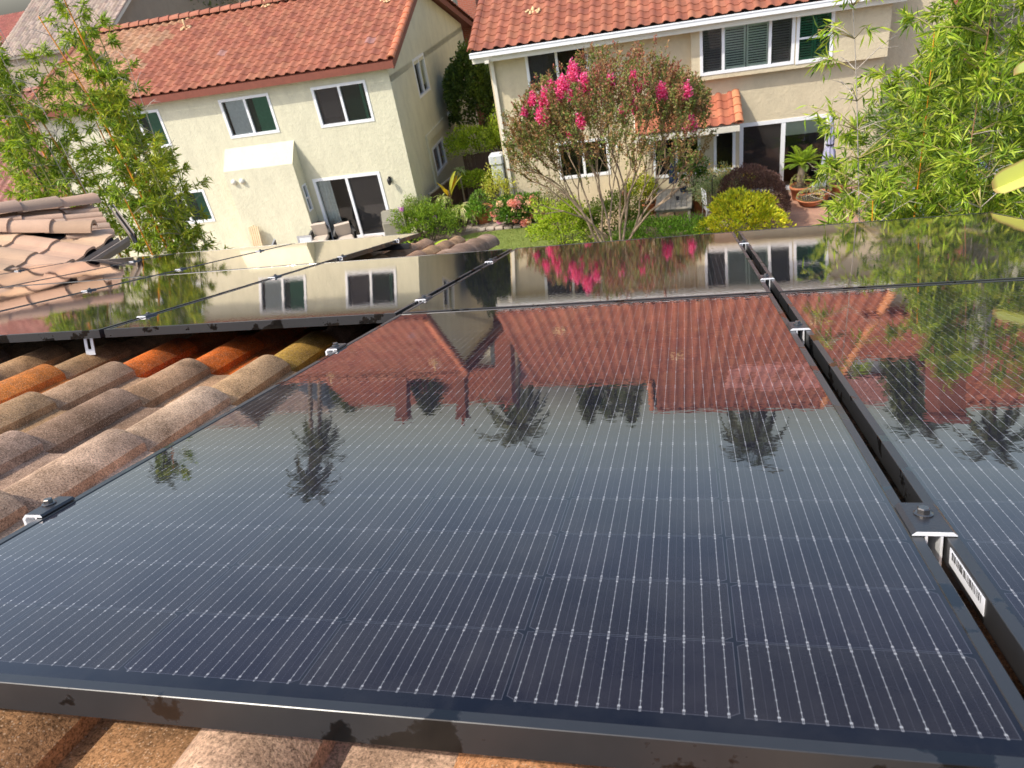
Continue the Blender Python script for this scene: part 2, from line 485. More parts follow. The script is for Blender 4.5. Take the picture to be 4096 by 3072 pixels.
# barcode sticker on the inner side of the right panel
st = MB()
st.box(-.0008, -.0003, .205, .297, -.022, -.004, mi=0)
xx = .213
while xx < .288:
    ww = random.choice((.0008, .0014, .0022)); st.box(-.0011, -.0009, xx, xx + ww, -.0135, -.0055, mi=1); xx += ww + random.choice((.0012, .0020, .0028))
p1 = [o for o in bpy.data.objects if o.get('label', '').startswith('solar panel cut')][0]
M_stick = simple('white_sticker', (.80, .80, .82), .5, .02)
so = st.build('barcode_sticker', [M_stick, M_rubber], p1)
so['label'] = 'white barcode sticker on the inner frame side below the clamp'

# clamps -----------------------------------------------------------
def hexbolt(mb, c, r=.0068, h=.0058, fl=.0098):
    x, y, z = c
    mb.lathe([(fl, 0), (fl, .0013), (fl * .82, .0024)], 20, (x, y, z), smooth=False)
    vs = []
    for zz, rr in ((.002, r), (h + .001, r), (h + .0022, r * .86)):
        for j in range(6):
            t = math.pi / 3 * j + .3; vs.append((x + rr * math.cos(t), y + rr * math.sin(t), z + zz))
    mb.add(vs, [(i, (i + 1) % 6, 6 + (i + 1) % 6, 6 + i) for i in range(6)] + [(6 + i, 6 + (i + 1) % 6, 12 + (i + 1) % 6, 12 + i) for i in range(6)] + [tuple(range(12, 18))])
def make_mid():
    t = thing('panel_clamp', '', 'clamp')
    a = MB(); L = .034
    # top flange profile (x,z), black on top, bright cut ends
    P = [(-.0215, .0005), (-.0215, .0015), (-.017, .0052), (.017, .0052), (.0215, .0015), (.0215, .0005)]
    n = len(P)
    vs = [(x, -L, z) for x, z in P] + [(x, L, z) for x, z in P]
    a.add(vs, [tuple(range(n)), tuple(range(2 * n - 1, n - 1, -1))], mi=1)
    a.add(vs, [((i + 1) % n, i, n + i, n + (i + 1) % n) for i in range(n)], mi=0)
    a.box(-.0085, -.006, -L + .001, L - .001, -.036, .0004, mi=1)
    a.box(.006, .0085, -L + .001, L - .001, -.036, .0004, mi=1)
    a.build('clamp_body', [M_blackmetal, M_silver], t)
    b = MB(); hexbolt(b, (0, .006, .0054)); b.lathe([(.004, -.045), (.004, 0)], 10, (0, .006, .004))
    b.build('bolt', M_boltm, t)
    return t
def make_end():
    t = thing('end_clamp', '', 'clamp')
    a = MB(); L = .030
    # hollow bright end loop left of the frame with a black top plate hooked over the panel edge
    outer = [(-.026, -.020), (-.027, -.002), (-.020, .0050), (.006, .0050), (.008, .0020), (.008, .0006), (-.0012, .0006), (-.0012, -.020)]
    inner = [(-.0215, -.0150), (-.0225, -.0030), (-.0185, .0008), (-.0050, .0008), (-.0045, -.002), (-.0045, -.0150)]
    n = len(outer)
    for y in (-L, L):
        # end ring as quads between the loops
        k = len(inner)
        vo = [(x, y, z) for x, z in outer]; vi = [(x, y, z) for x, z in inner]
        a.add(vo + vi, [(0, 1, n + 1, n), (1, 2, n + 2, n + 1), (2, 3, n + 3, n + 2), (3, 4, 5, 6), (3, 6, n + 4, n + 3), (6, 7, n + 5, n + 4), (7, 0, n, n + 5)], mi=1)
    a.add([(x, -L, z) for x, z in outer] + [(x, L, z) for x, z in outer], [((i + 1) % n, i, n + i, n + (i + 1) % n) for i in range(n)], mi=0)
    k = len(inner)
    a.add([(x, -L, z) for x, z in inner] + [(x, L, z) for x, z in inner], [(i, (i + 1) % k, k + (i + 1) % k, k + i) for i in range(k)], mi=1)
    a.build('clamp_body', [M_blackmetal, M_silver], t)
    b = MB(); hexbolt(b, (-.012, .004, .0054)); b.build('bolt', M_boltm, t)
    return t
R1, R2_, R3_, R4_, R5_, R6_ = .345, 1.285, 1.985, 2.945, 3.74, 4.69
mid = [(1, R1, 'nearest clamp in the wide panel gap, beside the barcode sticker'), (1, R2_, 'second nearest clamp in the wide gap right of the nearest panel'),
       (1, R3_, 'third clamp along the wide gap, beyond the panel corners'), (1, R4_, 'farthest clamp of the wide gap, below the golden shrub'),
       (0, R3_, 'clamp in the diagonal gap below the reflected side window'), (0, R4_, 'far clamp of the diagonal gap near the lawn'),
       (-1, R3_, 'clamp on the gap above the slotted bracket, beside reflected bamboo'), (-1, R4_, 'clamp on the gap between reflected bamboo and reflected striped curtains'),
       (-2, R4_, 'clamp on the gap left of the reflected bamboo, over brown tile reflections'), (-2, R5_, 'clamp just beyond the second row beside the reflected bamboo top'),
       (-2, R6_, 'small clamp on the far row below the leaning boards'), (-3, R4_, 'clamp at the left below the brown tiled wing, on the second row'),
       (-3, R6_, 'far row clamp below the gutter corner'), (-4, R6_, 'leftmost clamp of the far row')]
CM = make_mid()
for i, (g, v, lab) in enumerate(mid):
    loc = PW(g * (PWD + GAP) - GAP / 2, v, .0004)
    gr = 'clamps between the solar panels'
    if i == 0: CM.location = loc; CM.rotation_euler = (-T, 0, 0); CM['label'] = lab; CM['group'] = gr
    else: dup(CM, loc, (-T, 0, 0), lab, gr)
ENDS = [(0, R1, 0, 'end clamp with hollow silver face on the left edge of the nearest panel'), (0, R2_, 0, 'end clamp on the nearest panel edge before the dark gap under the second row')]
CE = make_end()
for i, (u, v, flip, lab) in enumerate(ENDS):
    loc = PW(u, v, .0004)
    if i == 0: CE.location = loc; CE.rotation_euler = (-T, 0, 0); CE['label'] = lab; CE['group'] = 'end clamps on the panel edges'
    else: dup(CE, loc, (-T, 0, 0), lab, 'end clamps on the panel edges')
for v, lab in ((R5_, 'end clamp on the black side of the far row panel, nearer one'), (R6_, 'end clamp on the black side of the far row panel, beside the rail end')):
    o = dup(CE, PW(-GAP, 0, 0), (-T, 0, 0), lab, 'end clamps on the panel edges')
    o.location = PW(-PWD - GAP * 2, v, .0004)
    o.scale = (-1, 1, 1)
# rails -------------------------------------------------------------
def rail(u0, u1, v, lab):
    m = MB(); m.bbox(0, u1 - u0, -.019, .019, -.040, 0, b=.003)
    m.box(.0005, u1 - u0 - .0005, -.006, .006, .0, .002)
    o = m.build('mounting_rail', MF, None); o.location = PW(u0, v, -PH - .003); o.rotation_euler = (-T, 0, 0)
    tag(o, lab, 'rail', 'black mounting rails under the panels')
rail(-.02, 2.33, R1, 'black mounting rail under the nearest panels, closest to the camera')
rail(-.02, 2.33, R2_, 'black mounting rail crossing under the far half of the nearest panels')
rail(-4.7, 2.33, R3_, 'long black mounting rail under the near half of the second panel row')
rail(-4.7, 2.33, R4_, 'long black mounting rail under the far half of the second panel row')
rail(-5.8, -1.10, R5_, 'black mounting rail under the near half of the far panel row')
rail(-5.8, -1.08, R6_, 'black mounting rail whose end sticks out beside the round roof tiles')
# slotted bracket
def bracket(u, v, lab):
    m = MB()
    # slotted strap standing up from the tiles to the rail, slot left open
    w_, h_ = .020, .085
    for (a, b, c, d) in ((-w_, -.007, 0, h_), (.007, w_, 0, h_), (-.007, .007, 0, .022), (-.007, .007, .062, h_)):
        m.box(a, b, -.002, .002, c, d)
    m.box(-w_, w_, -.002, .09, h_, h_ + .004)
    o = m.build('roof_hook', M_galv); o.location = PW(u, v, -.105); o.rotation_euler = (-T - .12, 0, .05)
    tag(o, lab, 'roof hook')
bracket(-1.295, 1.80, 'slotted grey metal roof hook under the gap of the second panel row')

# ---------------------------------------------------------------- tiles, our roof
def tile_field(mb, O, du, dv, n, cols, rows, P, EX, amp, segs, colf, clip, lap=.06, lift=.024, lipw=.62, start=0.0, th=.016, jitter=.0):
    """courses of S tiles; O = corner at crest line zero, du across, dv downhill, n normal"""
    O, du, dv, n = V(O), V(du), V(dv), V(n)
    xs = []
    for i in range(segs + 1):
        t = i / segs
        xs.append((-.30 * P + t * .53 * P, amp * max(0.0, math.sin(math.pi * t * .92)) ** .80))
    xs += [(.2345 * P, -.004), (.32 * P, -.009), (.52 * P, -.009), (.715 * P, -.004)]
    for r in range(rows[0], rows[1]):
        for c in range(cols[0], cols[1]):
            u0 = c * P; v1 = (r + 1) * EX; v0 = v1 - EX - lap
            if not clip(u0, v1 - EX * .5): continue
            col = colf(r, c)
            ju, jh, jv = rnd(-jitter, jitter), rnd(-jitter, jitter) * .5, rnd(-jitter, jitter) * 1.5
            rr = ((v0, -.004), (v0 * .45 + v1 * .55, lift * .5), (v1 - .005, lift), (v1, lift - .0025))
            def pt(x, h, vv, hh): return O + du * (u0 + x + ju) + dv * (vv + start + jv) + n * (h + hh + jh)
            for part, smooth in ((xs[:segs + 1], True), (xs[segs:segs + 2], False), (xs[segs + 1:], True)):
                K = len(part); vs = [pt(x, h, vv, hh) for vv, hh in rr for (x, h) in part]
                mb.add(vs, [(q * K + i, q * K + i + 1, (q + 1) * K + i + 1, (q + 1) * K + i) for q in range(3) for i in range(K - 1)], col=col, smooth=smooth)
            K = len(xs); vs = [pt(x, h, v1, lift - .0025) for x, h in xs] + [pt(x, h, v1 - .001, lift - th) for x, h in xs]
            mb.add(vs, [(i, i + 1, K + i + 1, K + i) for i in range(K - 1)], col=col)
def tile_simple(mb, O, du, dv, n, cols, rows, P, EX, amp, colf, clip, lap=.05, lift=.022, th=.016, prof=None):
    O, du, dv, n = V(O), V(du), V(dv), V(n)
    xs = [(-.30 * P, 0), (-.21 * P, amp * .68), (-.06 * P, amp), (.09 * P, amp * .86), (.22 * P, amp * .32), (.34 * P, -.004), (.70 * P, -.002)]
    if prof: xs = [(a * P, b * amp) for a, b in prof]
    K = len(xs)
    for r in range(rows):
        for c in range(cols):
            u0 = (c + .4) * P; v1 = (r + 1) * EX; v0 = v1 - EX - lap
            if not clip(u0, v1 - EX * .5): continue
            col = colf(u0, v1)
            b = len(mb.v)
            for vv, hh in ((v0, -.002), (v1, lift), (v1, lift), (v1 + .001, lift - th)):
                for (x, h) in xs:
                    mb.v.append(tuple(O + du * (u0 + x) + dv * vv + n * (h + hh)))
            mb.c.extend([col] * (4 * K))
            for a in (0, 2):
                for i in range(K - 1):
                    mb.f.append((b + a * K + i, b + a * K + i + 1, b + (a + 1) * K + i + 1, b + (a + 1) * K + i)); mb.m.append(0); mb.s.append(a == 0 and not prof)
def caps(mb, A, B, up, r, L, colf, over=.05):
    """row of overlapping half-round cap tiles from the high end A to the low end B"""
    A, B, up = V(A), V(B), V(up)
    d = (B - A); n_ = max(1, int(round(d.length / L))); L = d.length / n_; d.normalize()
    side = d.cross(up).normalized(); up = side.cross(d).normalized()
    for i in range(n_):
        col = colf(); vs = []; fs = []; K = 9
        j = rnd(-.004, .004)
        for (t, rr, hh) in ((i * L - over, r * .86, -.008), ((i + 1) * L, r, .008 + j), ((i + 1) * L, r, .008 + j), ((i + 1) * L + .001, r * .80, j - .012)):
            for k in range(K):
                a = math.pi * k / (K - 1)
                vs.append(A + d * t + side * (rr * math.cos(a)) + up * (rr * .78 * math.sin(a) + hh - .01))
        for a in (0, 2):
            for k in range(K - 1): fs.append((a * K + k, a * K + k + 1, (a + 1) * K + k + 1, (a + 1) * K + k))
        mb.add(vs, fs, col=col, smooth=True)

NB = [(.50, .30, .165), (.46, .28, .16), (.54, .325, .17), (.41, .26, .165), (.57, .34, .175), (.44, .275, .16), (.51, .305, .16)]
special = {(-2, 2): (.74, .17, .025), (-1, 2): (.72, .16, .02), (-3, 1): (.78, .26, .05), (0, 2): (.50, .30, .06), (-1, 3): (.62, .15, .03), (-2, 3): (.6, .15, .03)}
house = thing('tiled_house', 'brown tiled roof of the house that carries the solar panels', 'house', (0, 0, 0))
def ncol(r, c):
    random.seed(r * 131 + c * 17 + 5)
    k = (c, r)
    b = special.get(k)
    if b is None:
        b = random.choice(NB)
        if r < 0 or (r < 1 and c >= 0): b = random.choice([(.64, .42, .28), (.62, .31, .15), (.56, .38, .25), (.68, .46, .31), (.58, .28, .13)])
    return jit(b, .10)
HB = -.088                                   # crest height below the panel plane
TP, TX, TU, TV = .297, .340, -.430, .94
amp = .054
rt = MB()
def clip(u, v):
    uu = u + TU; vv = v + TV
    if uu < -6.3 or uu > 2.75: return False
    if uu > -.80: return vv < 3.85
    return vv < 5.62
tile_field(rt, PW(TU, TV, HB - amp - .024), (1, 0, 0), PW(0, 1) - PW(0, 0), PW(0, 0, 1) - PW(0, 0, 0), (-20, 11), (-6, 14), TP, TX, amp, 12, ncol, clip, lap=.07, lift=.024, jitter=.003)
rt.build('roof', MT_near, house)
random.seed(11)
und = MB()
def uq(u0, u1, v0, v1, h0, h1):
    pts = [PW(u, v, h) for u in (u0, u1) for v in (v0, v1) for h in (h0, h1)]
    und.add(pts, [(0, 1, 3, 2), (4, 6, 7, 5), (0, 4, 5, 1), (2, 3, 7, 6), (0, 2, 6, 4), (1, 5, 7, 3)])
uq(-6.2, 2.8, -1.2, 3.8, -.36, HB - amp - .05)
uq(-6.2, -.80, 3.8, 5.50, -.36, HB - amp - .05)
und.build('roof_deck', M_under, house)
vc = MB()
caps(vc, PW(-.735, 3.80, -.165), PW(-.735, 5.56, -.165), (0, 0, 1), .115, .37, lambda: jit((.37, .24, .165), .06))
vc.build('verge_caps', MT_near, house)
wl = MB()
hw = lambda v: ZG - v * sT - .42
wl.box(-6.0, 2.5, -5.0, 3.45, 0, 6.3)
wl.box(-6.0, -.95, 3.452, 5.0, 0, 5.7)
wl.build('wall', M_beige, house)
# wing: hipped bay roof with a gutter
K_ = V((-4.74, 5.80, 6.22)); pit = RAD(15.5); tp = math.tan(pit)
WCOL = lambda *a: jit(random.choice([(.48, .31, .20), (.44, .285, .185), (.52, .335, .215), (.41, .28, .19)]), .06)
wg = MB()
WPF = [(-.31, -.05), (-.285, .45), (-.22, .85), (-.12, 1), (.04, 1), (.14, .85), (.225, .5), (.29, .12), (.32, 0), (.36, .10), (.40, .0), (.58, 0), (.62, .10), (.66, 0), (.70, 0)]
nB = V((math.sin(pit), 0, math.cos(pit))); dB = V((math.cos(pit), 0, -math.sin(pit)))
# slope B: eave runs along Y from K towards the camera; origin at ridge side, u along -Y
L_B = 3.4
OB = K_ - dB * (L_B) - V((0, 0, 0))
def clipB(u, v):
    back = L_B - v                      # distance up from the eave
    return u > -.10 + back * math.cos(pit) * .414 and u < 4.5
tile_simple(wg, OB + dB * .02, (0, -1, 0), dB, nB, 16, 9, .30, L_B / 9, .036, WCOL, clipB, prof=WPF, lift=.020, th=.024)
# slope A: eave along az -45 from K
eA = V((-.7071, .7071, 0)); hA = V((.7071, .7071, 0))
nA = V((hA.x * math.sin(pit), hA.y * math.sin(pit), math.cos(pit))); dA = V((hA.x * math.cos(pit), hA.y * math.cos(pit), -math.sin(pit)))
LA = 1.45
def clipA(u, v):
    back = (L_B - v) * math.cos(pit)
    return u > back * .414 - .06 and u < LA - back * -.414 - .02 + .0 and u < LA + back * .414
tile_simple(wg, K_ - dA * L_B, eA, dA, nA, 12, 9, .30, L_B / 9, .036, WCOL, clipA, prof=WPF, lift=.020, th=.024)
# slope C beyond, facing +Y
K2 = K_ + eA * LA
nC = V((0, math.sin(pit), math.cos(pit))); dC = V((0, math.cos(pit), -math.sin(pit)))
tile_simple(wg, K2 - dC * L_B, (-1, 0, 0), dC, nC, 14, 9, .30, L_B / 9, .045, WCOL, lambda u, v: u > (L_B - v) * math.cos(pit) * .414 - .05, lift=.026, th=.022)
wr = wg.build('bay_roof', MT_wing, house)
hp = MB()
h1 = V((-.924, -.383, tp * .924)); h2 = V((-.383, -.924, tp * .924))
caps(hp, K_ + h1 * 3.4 + V((0, 0, .075)), K_ + h1 * .16 + V((0, 0, .075)), (0, 0, 1), .12, .38, WCOL)
caps(hp, K2 + h2 * 3.2 + V((0, 0, .095)), K2 + h2 * -.02 + V((0, 0, .095)), (0, 0, 1), .135, .40, WCOL)
hp.build('hip_caps', MT_wing, house)
dk = MB()
APX = K_ + V((-3.3, -1.9, .85))
dk.add([K_ - V((.02, .02, .03)), K2 - V((0, .02, .03)), K2 + V((-4, 0, -.03)), K_ + V((-5.5, -1.9, .72)), K_ + V((-.02, -4.4, -.03)), K_ + V((-3.2, -4.4, .85)), K_ + V((-3.2, -1.5, .85))],
       [(0, 4, 5, 6), (0, 6, 1), (1, 6, 3, 2)])
dk.build('bay_roof_deck', M_under, house)
gt = MB()
def gutter(mb, A, B, out, w_=.11, h=.10):
    A, B, out = V(A), V(B), V(out).normalized()
    z = V((0, 0, 1)); o0 = out * .02
    prof = [(0.0, .0), (0.0, -h), (w_ * .75, -h), (w_, -h * .35), (w_, .0), (w_ - .012, .0), (w_ - .012, -h * .35), (w_ * .72, -h + .008), (.008, -h + .008), (.008, 0)]
    vs = [A + o0 + out * x + z * y for x, y in prof] + [B + o0 + out * x + z * y for x, y in prof]
    n = len(prof)
    mb.add(vs, [(i, (i + 1) % n, n + (i + 1) % n, n + i) for i in range(n)])
gutter(gt, K_ + V((0, 0, -.01)), K_ + V((0, -4.4, -.01)), (1, 0, 0), .13)
gutter(gt, K_ + V((.11, .045, -.01)), K2 + V((.06, .11, -.01)), (.7071, .7071, 0), .05)
gt.build('gutter', M_gutb, house)
bw = MB()
bw.prism([(-9, 0, 0), (-5.0, 0, 0), (-5.0, 5.55, 0), (-5.95, 6.55, 0), (-9, 6.55, 0)], (0, 0, 0), (0, 0, 5.97))
bw.build('bay_wall', M_beige, house)
# ---------------------------------------------------------------- house helpers
YAW = RAD(2.0)
def holes_wall(mb, F, s0, s1, z0, z1, holes, depth=.14, mi=0):
    """wall sheet with real openings; F(s, z, d) -> point, d = outward distance"""
    ss = sorted({s0, s1, *[h[0] for h in holes], *[h[1] for h in holes]})
    zs = sorted({z0, z1, *[h[2] for h in holes], *[h[3] for h in holes]})
    for i in range(len(ss) - 1):
        for j in range(len(zs) - 1):
            a, b, c, d = ss[i], ss[i + 1], zs[j], zs[j + 1]
            if any(h[0] <= (a + b) / 2 <= h[1] and h[2] <= (c + d) / 2 <= h[3] for h in holes): continue
            mb.quad(F(a, c, 0), F(b, c, 0), F(b, d, 0), F(a, d, 0), mi=mi)
    for (a, b, c, d) in [h[:4] for h in holes]:
        mb.quad(F(a, c, 0), F(a, c, -depth), F(a, d, -depth), F(a, d, 0), mi=mi)
        mb.quad(F(b, c, 0), F(b, d, 0), F(b, d, -depth), F(b, c, -depth), mi=mi)
        mb.quad(F(a, c, 0), F(b, c, 0), F(b, c, -depth), F(a, c, -depth), mi=mi)
        mb.quad(F(a, d, 0), F(a, d, -depth), F(b, d, -depth), F(b, d, 0), mi=mi)
def fbox(mb, F, s0, s1, z0, z1, d0, d1, **k):
    vs = [F(s, z, d) for s in (s0, s1) for d in (d0, d1) for z in (z0, z1)]
    mb.add(vs, [(0, 1, 3, 2), (4, 6, 7, 5), (0, 4, 5, 1), (2, 3, 7, 6), (0, 2, 6, 4), (1, 5, 7, 3)], **k)
def window(parent, F, a, b, c, d, muls, panes, fw=.07, mw=.038, rail=None, name='window', label=None, sash=0.0, room=True):
    """frame with mullions at muls (fraction list); panes: list of (glass material, backing) per light"""
    m = MB()
    fbox(m, F, a - .012, a + fw, c - .012, d + .012, -.10, .018)
    fbox(m, F, b - fw, b + .012, c - .012, d + .012, -.10, .018)
    fbox(m, F, a + fw, b - fw, c - .012, c + fw, -.10, .016)
    fbox(m, F, a + fw, b - fw, d - fw, d + .012, -.10, .016)
    xs = [a + fw] + [a + (b - a) * t for t in muls] + [b - fw]
    for t in muls:
        x = a + (b - a) * t; fbox(m, F, x - mw, x + mw, c + fw, d - fw, -.09, .010)
    if rail:
        for (i, z) in rail:
            x0, x1 = xs[i], xs[i + 1]
            fbox(m, F, x0 + (.03 if i else 0), x1 - (.03 if i < len(xs) - 2 else 0), z - .022, z + .022, -.085, .006)
    w_ = m.build(name, M_white, parent)
    if label: w_['label'] = label
    for i, (gm, back) in enumerate(panes):
        x0 = xs[i] + (.03 if i else 0); x1 = xs[i + 1] - (.03 if i < len(xs) - 2 else 0)
        p = MB()
        if sash:
            fbox(m, F, x0, x0 + sash, c + fw, d - fw, -.08, -.02)
        p.quad(F(x0, c + fw, -.05), F(x1, c + fw, -.05), F(x1, d - fw, -.05), F(x0, d - fw, -.05))
        p.build('pane', gm, w_)
        for one in ([] if not back else back if isinstance(back, list) else [back]):
            k = MB(); kind, mt, f0, f1 = one
            y0, y1 = c + fw, d - fw; xa = x0 + (x1 - x0) * f0; xb = x0 + (x1 - x0) * f1
            if kind == 'slats':
                n_ = max(2, int((xb - xa) / .085)); w2 = (xb - xa) / n_
                for q in range(n_):
                    xx = xa + q * w2; k.quad(F(xx, y0, -.07), F(xx + w2 * .96, y0, -.10), F(xx + w2 * .96, y1, -.10), F(xx, y1, -.07))
                k.build('curtain', mt, w_)
            elif kind == 'shutter':
                fbox(k, F, xa, xa + .05, y0, y1, -.13, -.10); fbox(k, F, xb - .05, xb, y0, y1, -.13, -.10)
                fbox(k, F, xa + .05, xb - .05, y0, y0 + .07, -.13, -.10); fbox(k, F, xa + .05, xb - .05, y1 - .05, y1, -.13, -.10)
                z = y0 + .10
                while z < y1 - .08:
                    k.quad(F(xa + .05, z, -.10), F(xb - .05, z, -.10), F(xb - .05, z + .034, -.145), F(xa + .05, z + .034, -.145)); z += .066
                k.build('shutter', mt, w_)
            elif kind == 'blind':
                fbox(k, F, xa, xb, y0 + (y1 - y0) * .16, y1, -.12, -.115)
                k.build('blind', mt, w_)
            elif kind == 'shade':
                fbox(k, F, xa, xb, y1 - (y1 - y0) * .22, y1, -.12, -.115)
                k.build('blind', mt, w_)
            elif kind == 'drape':
                n_ = max(3, int((xb - xa) / .05)); w2 = (xb - xa) / n_
                for q in range(n_):
                    dd = -.13 - .02 * (q % 2); d2 = -.13 - .02 * ((q + 1) % 2)
                    k.quad(F(xa + q * w2, y0, dd), F(xa + q * w2 + w2, y0, d2), F(xa + q * w2 + w2, y1, d2), F(xa + q * w2, y1, dd))
                k.build('curtain', mt, w_)
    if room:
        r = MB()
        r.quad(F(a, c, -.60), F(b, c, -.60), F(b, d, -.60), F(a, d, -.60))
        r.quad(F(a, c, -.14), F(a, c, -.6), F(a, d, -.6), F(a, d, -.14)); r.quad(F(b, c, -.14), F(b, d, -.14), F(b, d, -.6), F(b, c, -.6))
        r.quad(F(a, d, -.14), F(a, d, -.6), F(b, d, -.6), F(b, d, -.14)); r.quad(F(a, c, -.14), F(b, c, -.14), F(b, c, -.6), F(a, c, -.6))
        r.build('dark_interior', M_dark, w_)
    return w_
def slope_axes(A, B, C_):
    A, B, C_ = V(A), V(B), V(C_)
    du = (B - A).normalized(); dd = (C_ - A); dd = (dd - du * dd.dot(du)).normalized(); n = du.cross(dd)
    if n.z < 0: n = -n
    return du, dd, n
RED = [(.305, .102, .053), (.285, .090, .046), (.33, .120, .062), (.265, .083, .044), (.315, .108, .057)]
def red(*a): return jit(random.choice(RED), .07)

# ================================================================ house 1 (cream)
H1 = thing('house', 'cream stucco house with red clay tile roof and sliding door, left of the garden gap', 'house', (-7.70, 22.03, 0), (0, 0, YAW))
def F1(s, z, d): return (s, -d, z)
def F1s(s, z, d): return (d, s, z)
WZ, BK = 5.06, 10.45
b = MB()
hf = [(-5.79, -4.05, 3.81, 5.0), (-2.59, -.80, 3.77, 4.97), (-9.70, -8.0, 3.82, 5.0), (-9.3, -7.5, 1.15, 2.28), (-3.44, -1.08, 0.02, 2.18)]
holes_wall(b, F1, -12.6, 0, -.1, 5.38, hf)
hs = [(2.62, 4.03, 3.77, 4.98), (2.74, 4.30, 1.05, 2.02)]
holes_wall(b, F1s, 0, BK, -.1, 4.80, hs)
b.add([(0, 0, 4.80), (0, BK, 4.80), (0, BK, 5.08), (0, 4.45, 7.06), (0, 0, 5.40)], [(0, 1, 2, 3, 4)])
b.add([(-12.6, 0, -.1), (-12.6, BK, -.1), (-12.6, BK, 5.08), (-12.6, 4.45, 7.06), (-12.6, 0, 5.40)], [(4, 3, 2, 1, 0)])
b.quad((-12.6, BK, -.1), (0, BK, -.1), (0, BK, 4.95), (-12.6, BK, 4.95))
# fireplace bump-out with a sloped top
bx0, bx1, bp, kz, tz = -6.16, -3.67, .57, 2.91, 3.50
def Fb(s, z, d): return (s, -bp - d, z)
def Fbs(s, z, d): return (bx1 + d, s, z)
b.quad((bx0, -bp, -.1), (bx1, -bp, -.1), (bx1, -bp, kz), (bx0, -bp, kz))
b.quad((bx0, -bp, kz), (bx1, -bp, kz), (bx1, 0.0, tz), (bx0, 0.0, tz))
holes_wall(b, Fbs, -bp, 0, -.1, kz, [(-.42, -.14, 1.25, 2.12)], .08)
b.add([(bx1, -bp, kz), (bx1, 0, kz), (bx1, 0, tz)], [(0, 1, 2)])
b.quad((bx0, -bp, -.1), (bx0, -bp, kz), (bx0, 0, kz), (bx0, 0, -.1)); b.add([(bx0, -bp, kz), (bx0, 0, tz), (bx0, 0, kz)], [(0, 1, 2)])
# recessed trim band round the low side window
for (a0, a1, c0, c1) in ((2.25, 4.9, 2.32, 2.58), (2.25, 2.45, .6, 2.32)):
    fbox(b, F1s, a0, a1, c0, c1, .0, .06)
b.build('wall', M_cream, H1)
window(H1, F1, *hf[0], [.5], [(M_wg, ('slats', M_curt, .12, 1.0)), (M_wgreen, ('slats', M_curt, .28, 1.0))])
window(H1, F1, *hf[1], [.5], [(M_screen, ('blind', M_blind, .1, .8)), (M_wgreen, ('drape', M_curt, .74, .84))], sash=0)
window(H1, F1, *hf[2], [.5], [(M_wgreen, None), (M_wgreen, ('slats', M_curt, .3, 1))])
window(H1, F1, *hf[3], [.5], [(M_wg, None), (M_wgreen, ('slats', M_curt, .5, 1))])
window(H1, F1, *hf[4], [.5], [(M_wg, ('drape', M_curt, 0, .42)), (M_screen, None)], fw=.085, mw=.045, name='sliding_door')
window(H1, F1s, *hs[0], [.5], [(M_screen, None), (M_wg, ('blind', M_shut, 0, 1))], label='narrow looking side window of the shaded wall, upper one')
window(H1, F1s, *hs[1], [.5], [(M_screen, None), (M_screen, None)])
window(H1, Fbs, -.42, -.14, 1.25, 2.12, [], [(M_wgreen, None)], fw=.035, rail=[(0, 1.68)], room=False)
sb = MB()                                     # sill strips
v_ = MB()
for sx in (-5.90, -5.60):
    v_ = MB(); v_.lathe([(.085, 0), (.09, .02), (.085, .06), (.05, .10), (.0, .115)], 12, (0, 0, 0))
    k0 = 0
    for i in range(k0, len(v_.v)):
        x, y, z = v_.v[i]; v_.v[i] = (sx + x, -bp - .002 - z, 2.55 + y)
    v_.build('vent_hood', M_offw, H1)
ev = MB(); ev.prism([(0, 5.55, 2.48), (0, 5.95, 2.48), (0, 5.95, 2.56), (0, 5.6, 2.62)], (0.001, 0, 0), (.16, 0, 0)); ev.build('vent_hood', M_offw, H1)
# roof
rf = MB()
RX0, RX1 = -12.9, .34
ez, ey = 5.48, -.31
rz, ry = 7.22, 4.45
bz, by = 4.80, 12.05
du, dd, nn = slope_axes((RX0, ry, rz), (RX1, ry, rz), (RX0, ey, ez))
L1 = math.hypot(ry - ey, rz - ez); nrow = 14
def col1(u, v):
    c = random.choice(RED)
    if u < 4.4 and random.random() < min(1, (4.5 - u) * .6): c = random.choice([(.36, .19, .10), (.34, .165, .085), (.38, .21, .115)])
    if random.random() < .015: c = (.32, .15, .12)
    return jit(c, .07)
tile_simple(rf, (RX0, ry, rz), du, dd, nn, int((RX1 - RX0) / .335), nrow, .335, L1 / nrow, .055, col1, lambda u, v: True)
du2, dd2, nn2 = slope_axes((RX1, ry, rz), (RX0, ry, rz), (RX1, by, bz))
L2 = math.hypot(by - ry, rz - bz)
tile_simple(rf, (RX1, ry, rz), du2, dd2, nn2, int((RX1 - RX0) / .335), 20, .335, L2 / 20, .055, red, lambda u, v: True)
rfo = rf.build('roof', MT_far, H1)
dk = MB()
def deck(mb, A, B, C_, D_, th=.10, off=-.03):
    A, B, C_, D_ = map(V, (A, B, C_, D_)); n_ = (B - A).cross(D_ - A).normalized()
    if n_.z < 0: n_ = -n_
    mb.prism([A, B, C_, D_], n_ * off, n_ * (off - th))
deck(dk, (RX0 + .05, ry, rz), (RX1 - .05, ry, rz), (RX1 - .05, ey + .03, ez), (RX0 + .05, ey + .03, ez))
deck(dk, (RX0 + .05, ry, rz - .001), (RX0 + .05, by - .03, bz), (RX1 - .05, by - .03, bz), (RX1 - .05, ry, rz - .001))
dk.build('roof_deck', M_fasc, H1)
fc = MB()
fc.box(RX0 + .03, RX1 - .02, ey - .012, ey + .022, ez - .25, ez - .045)
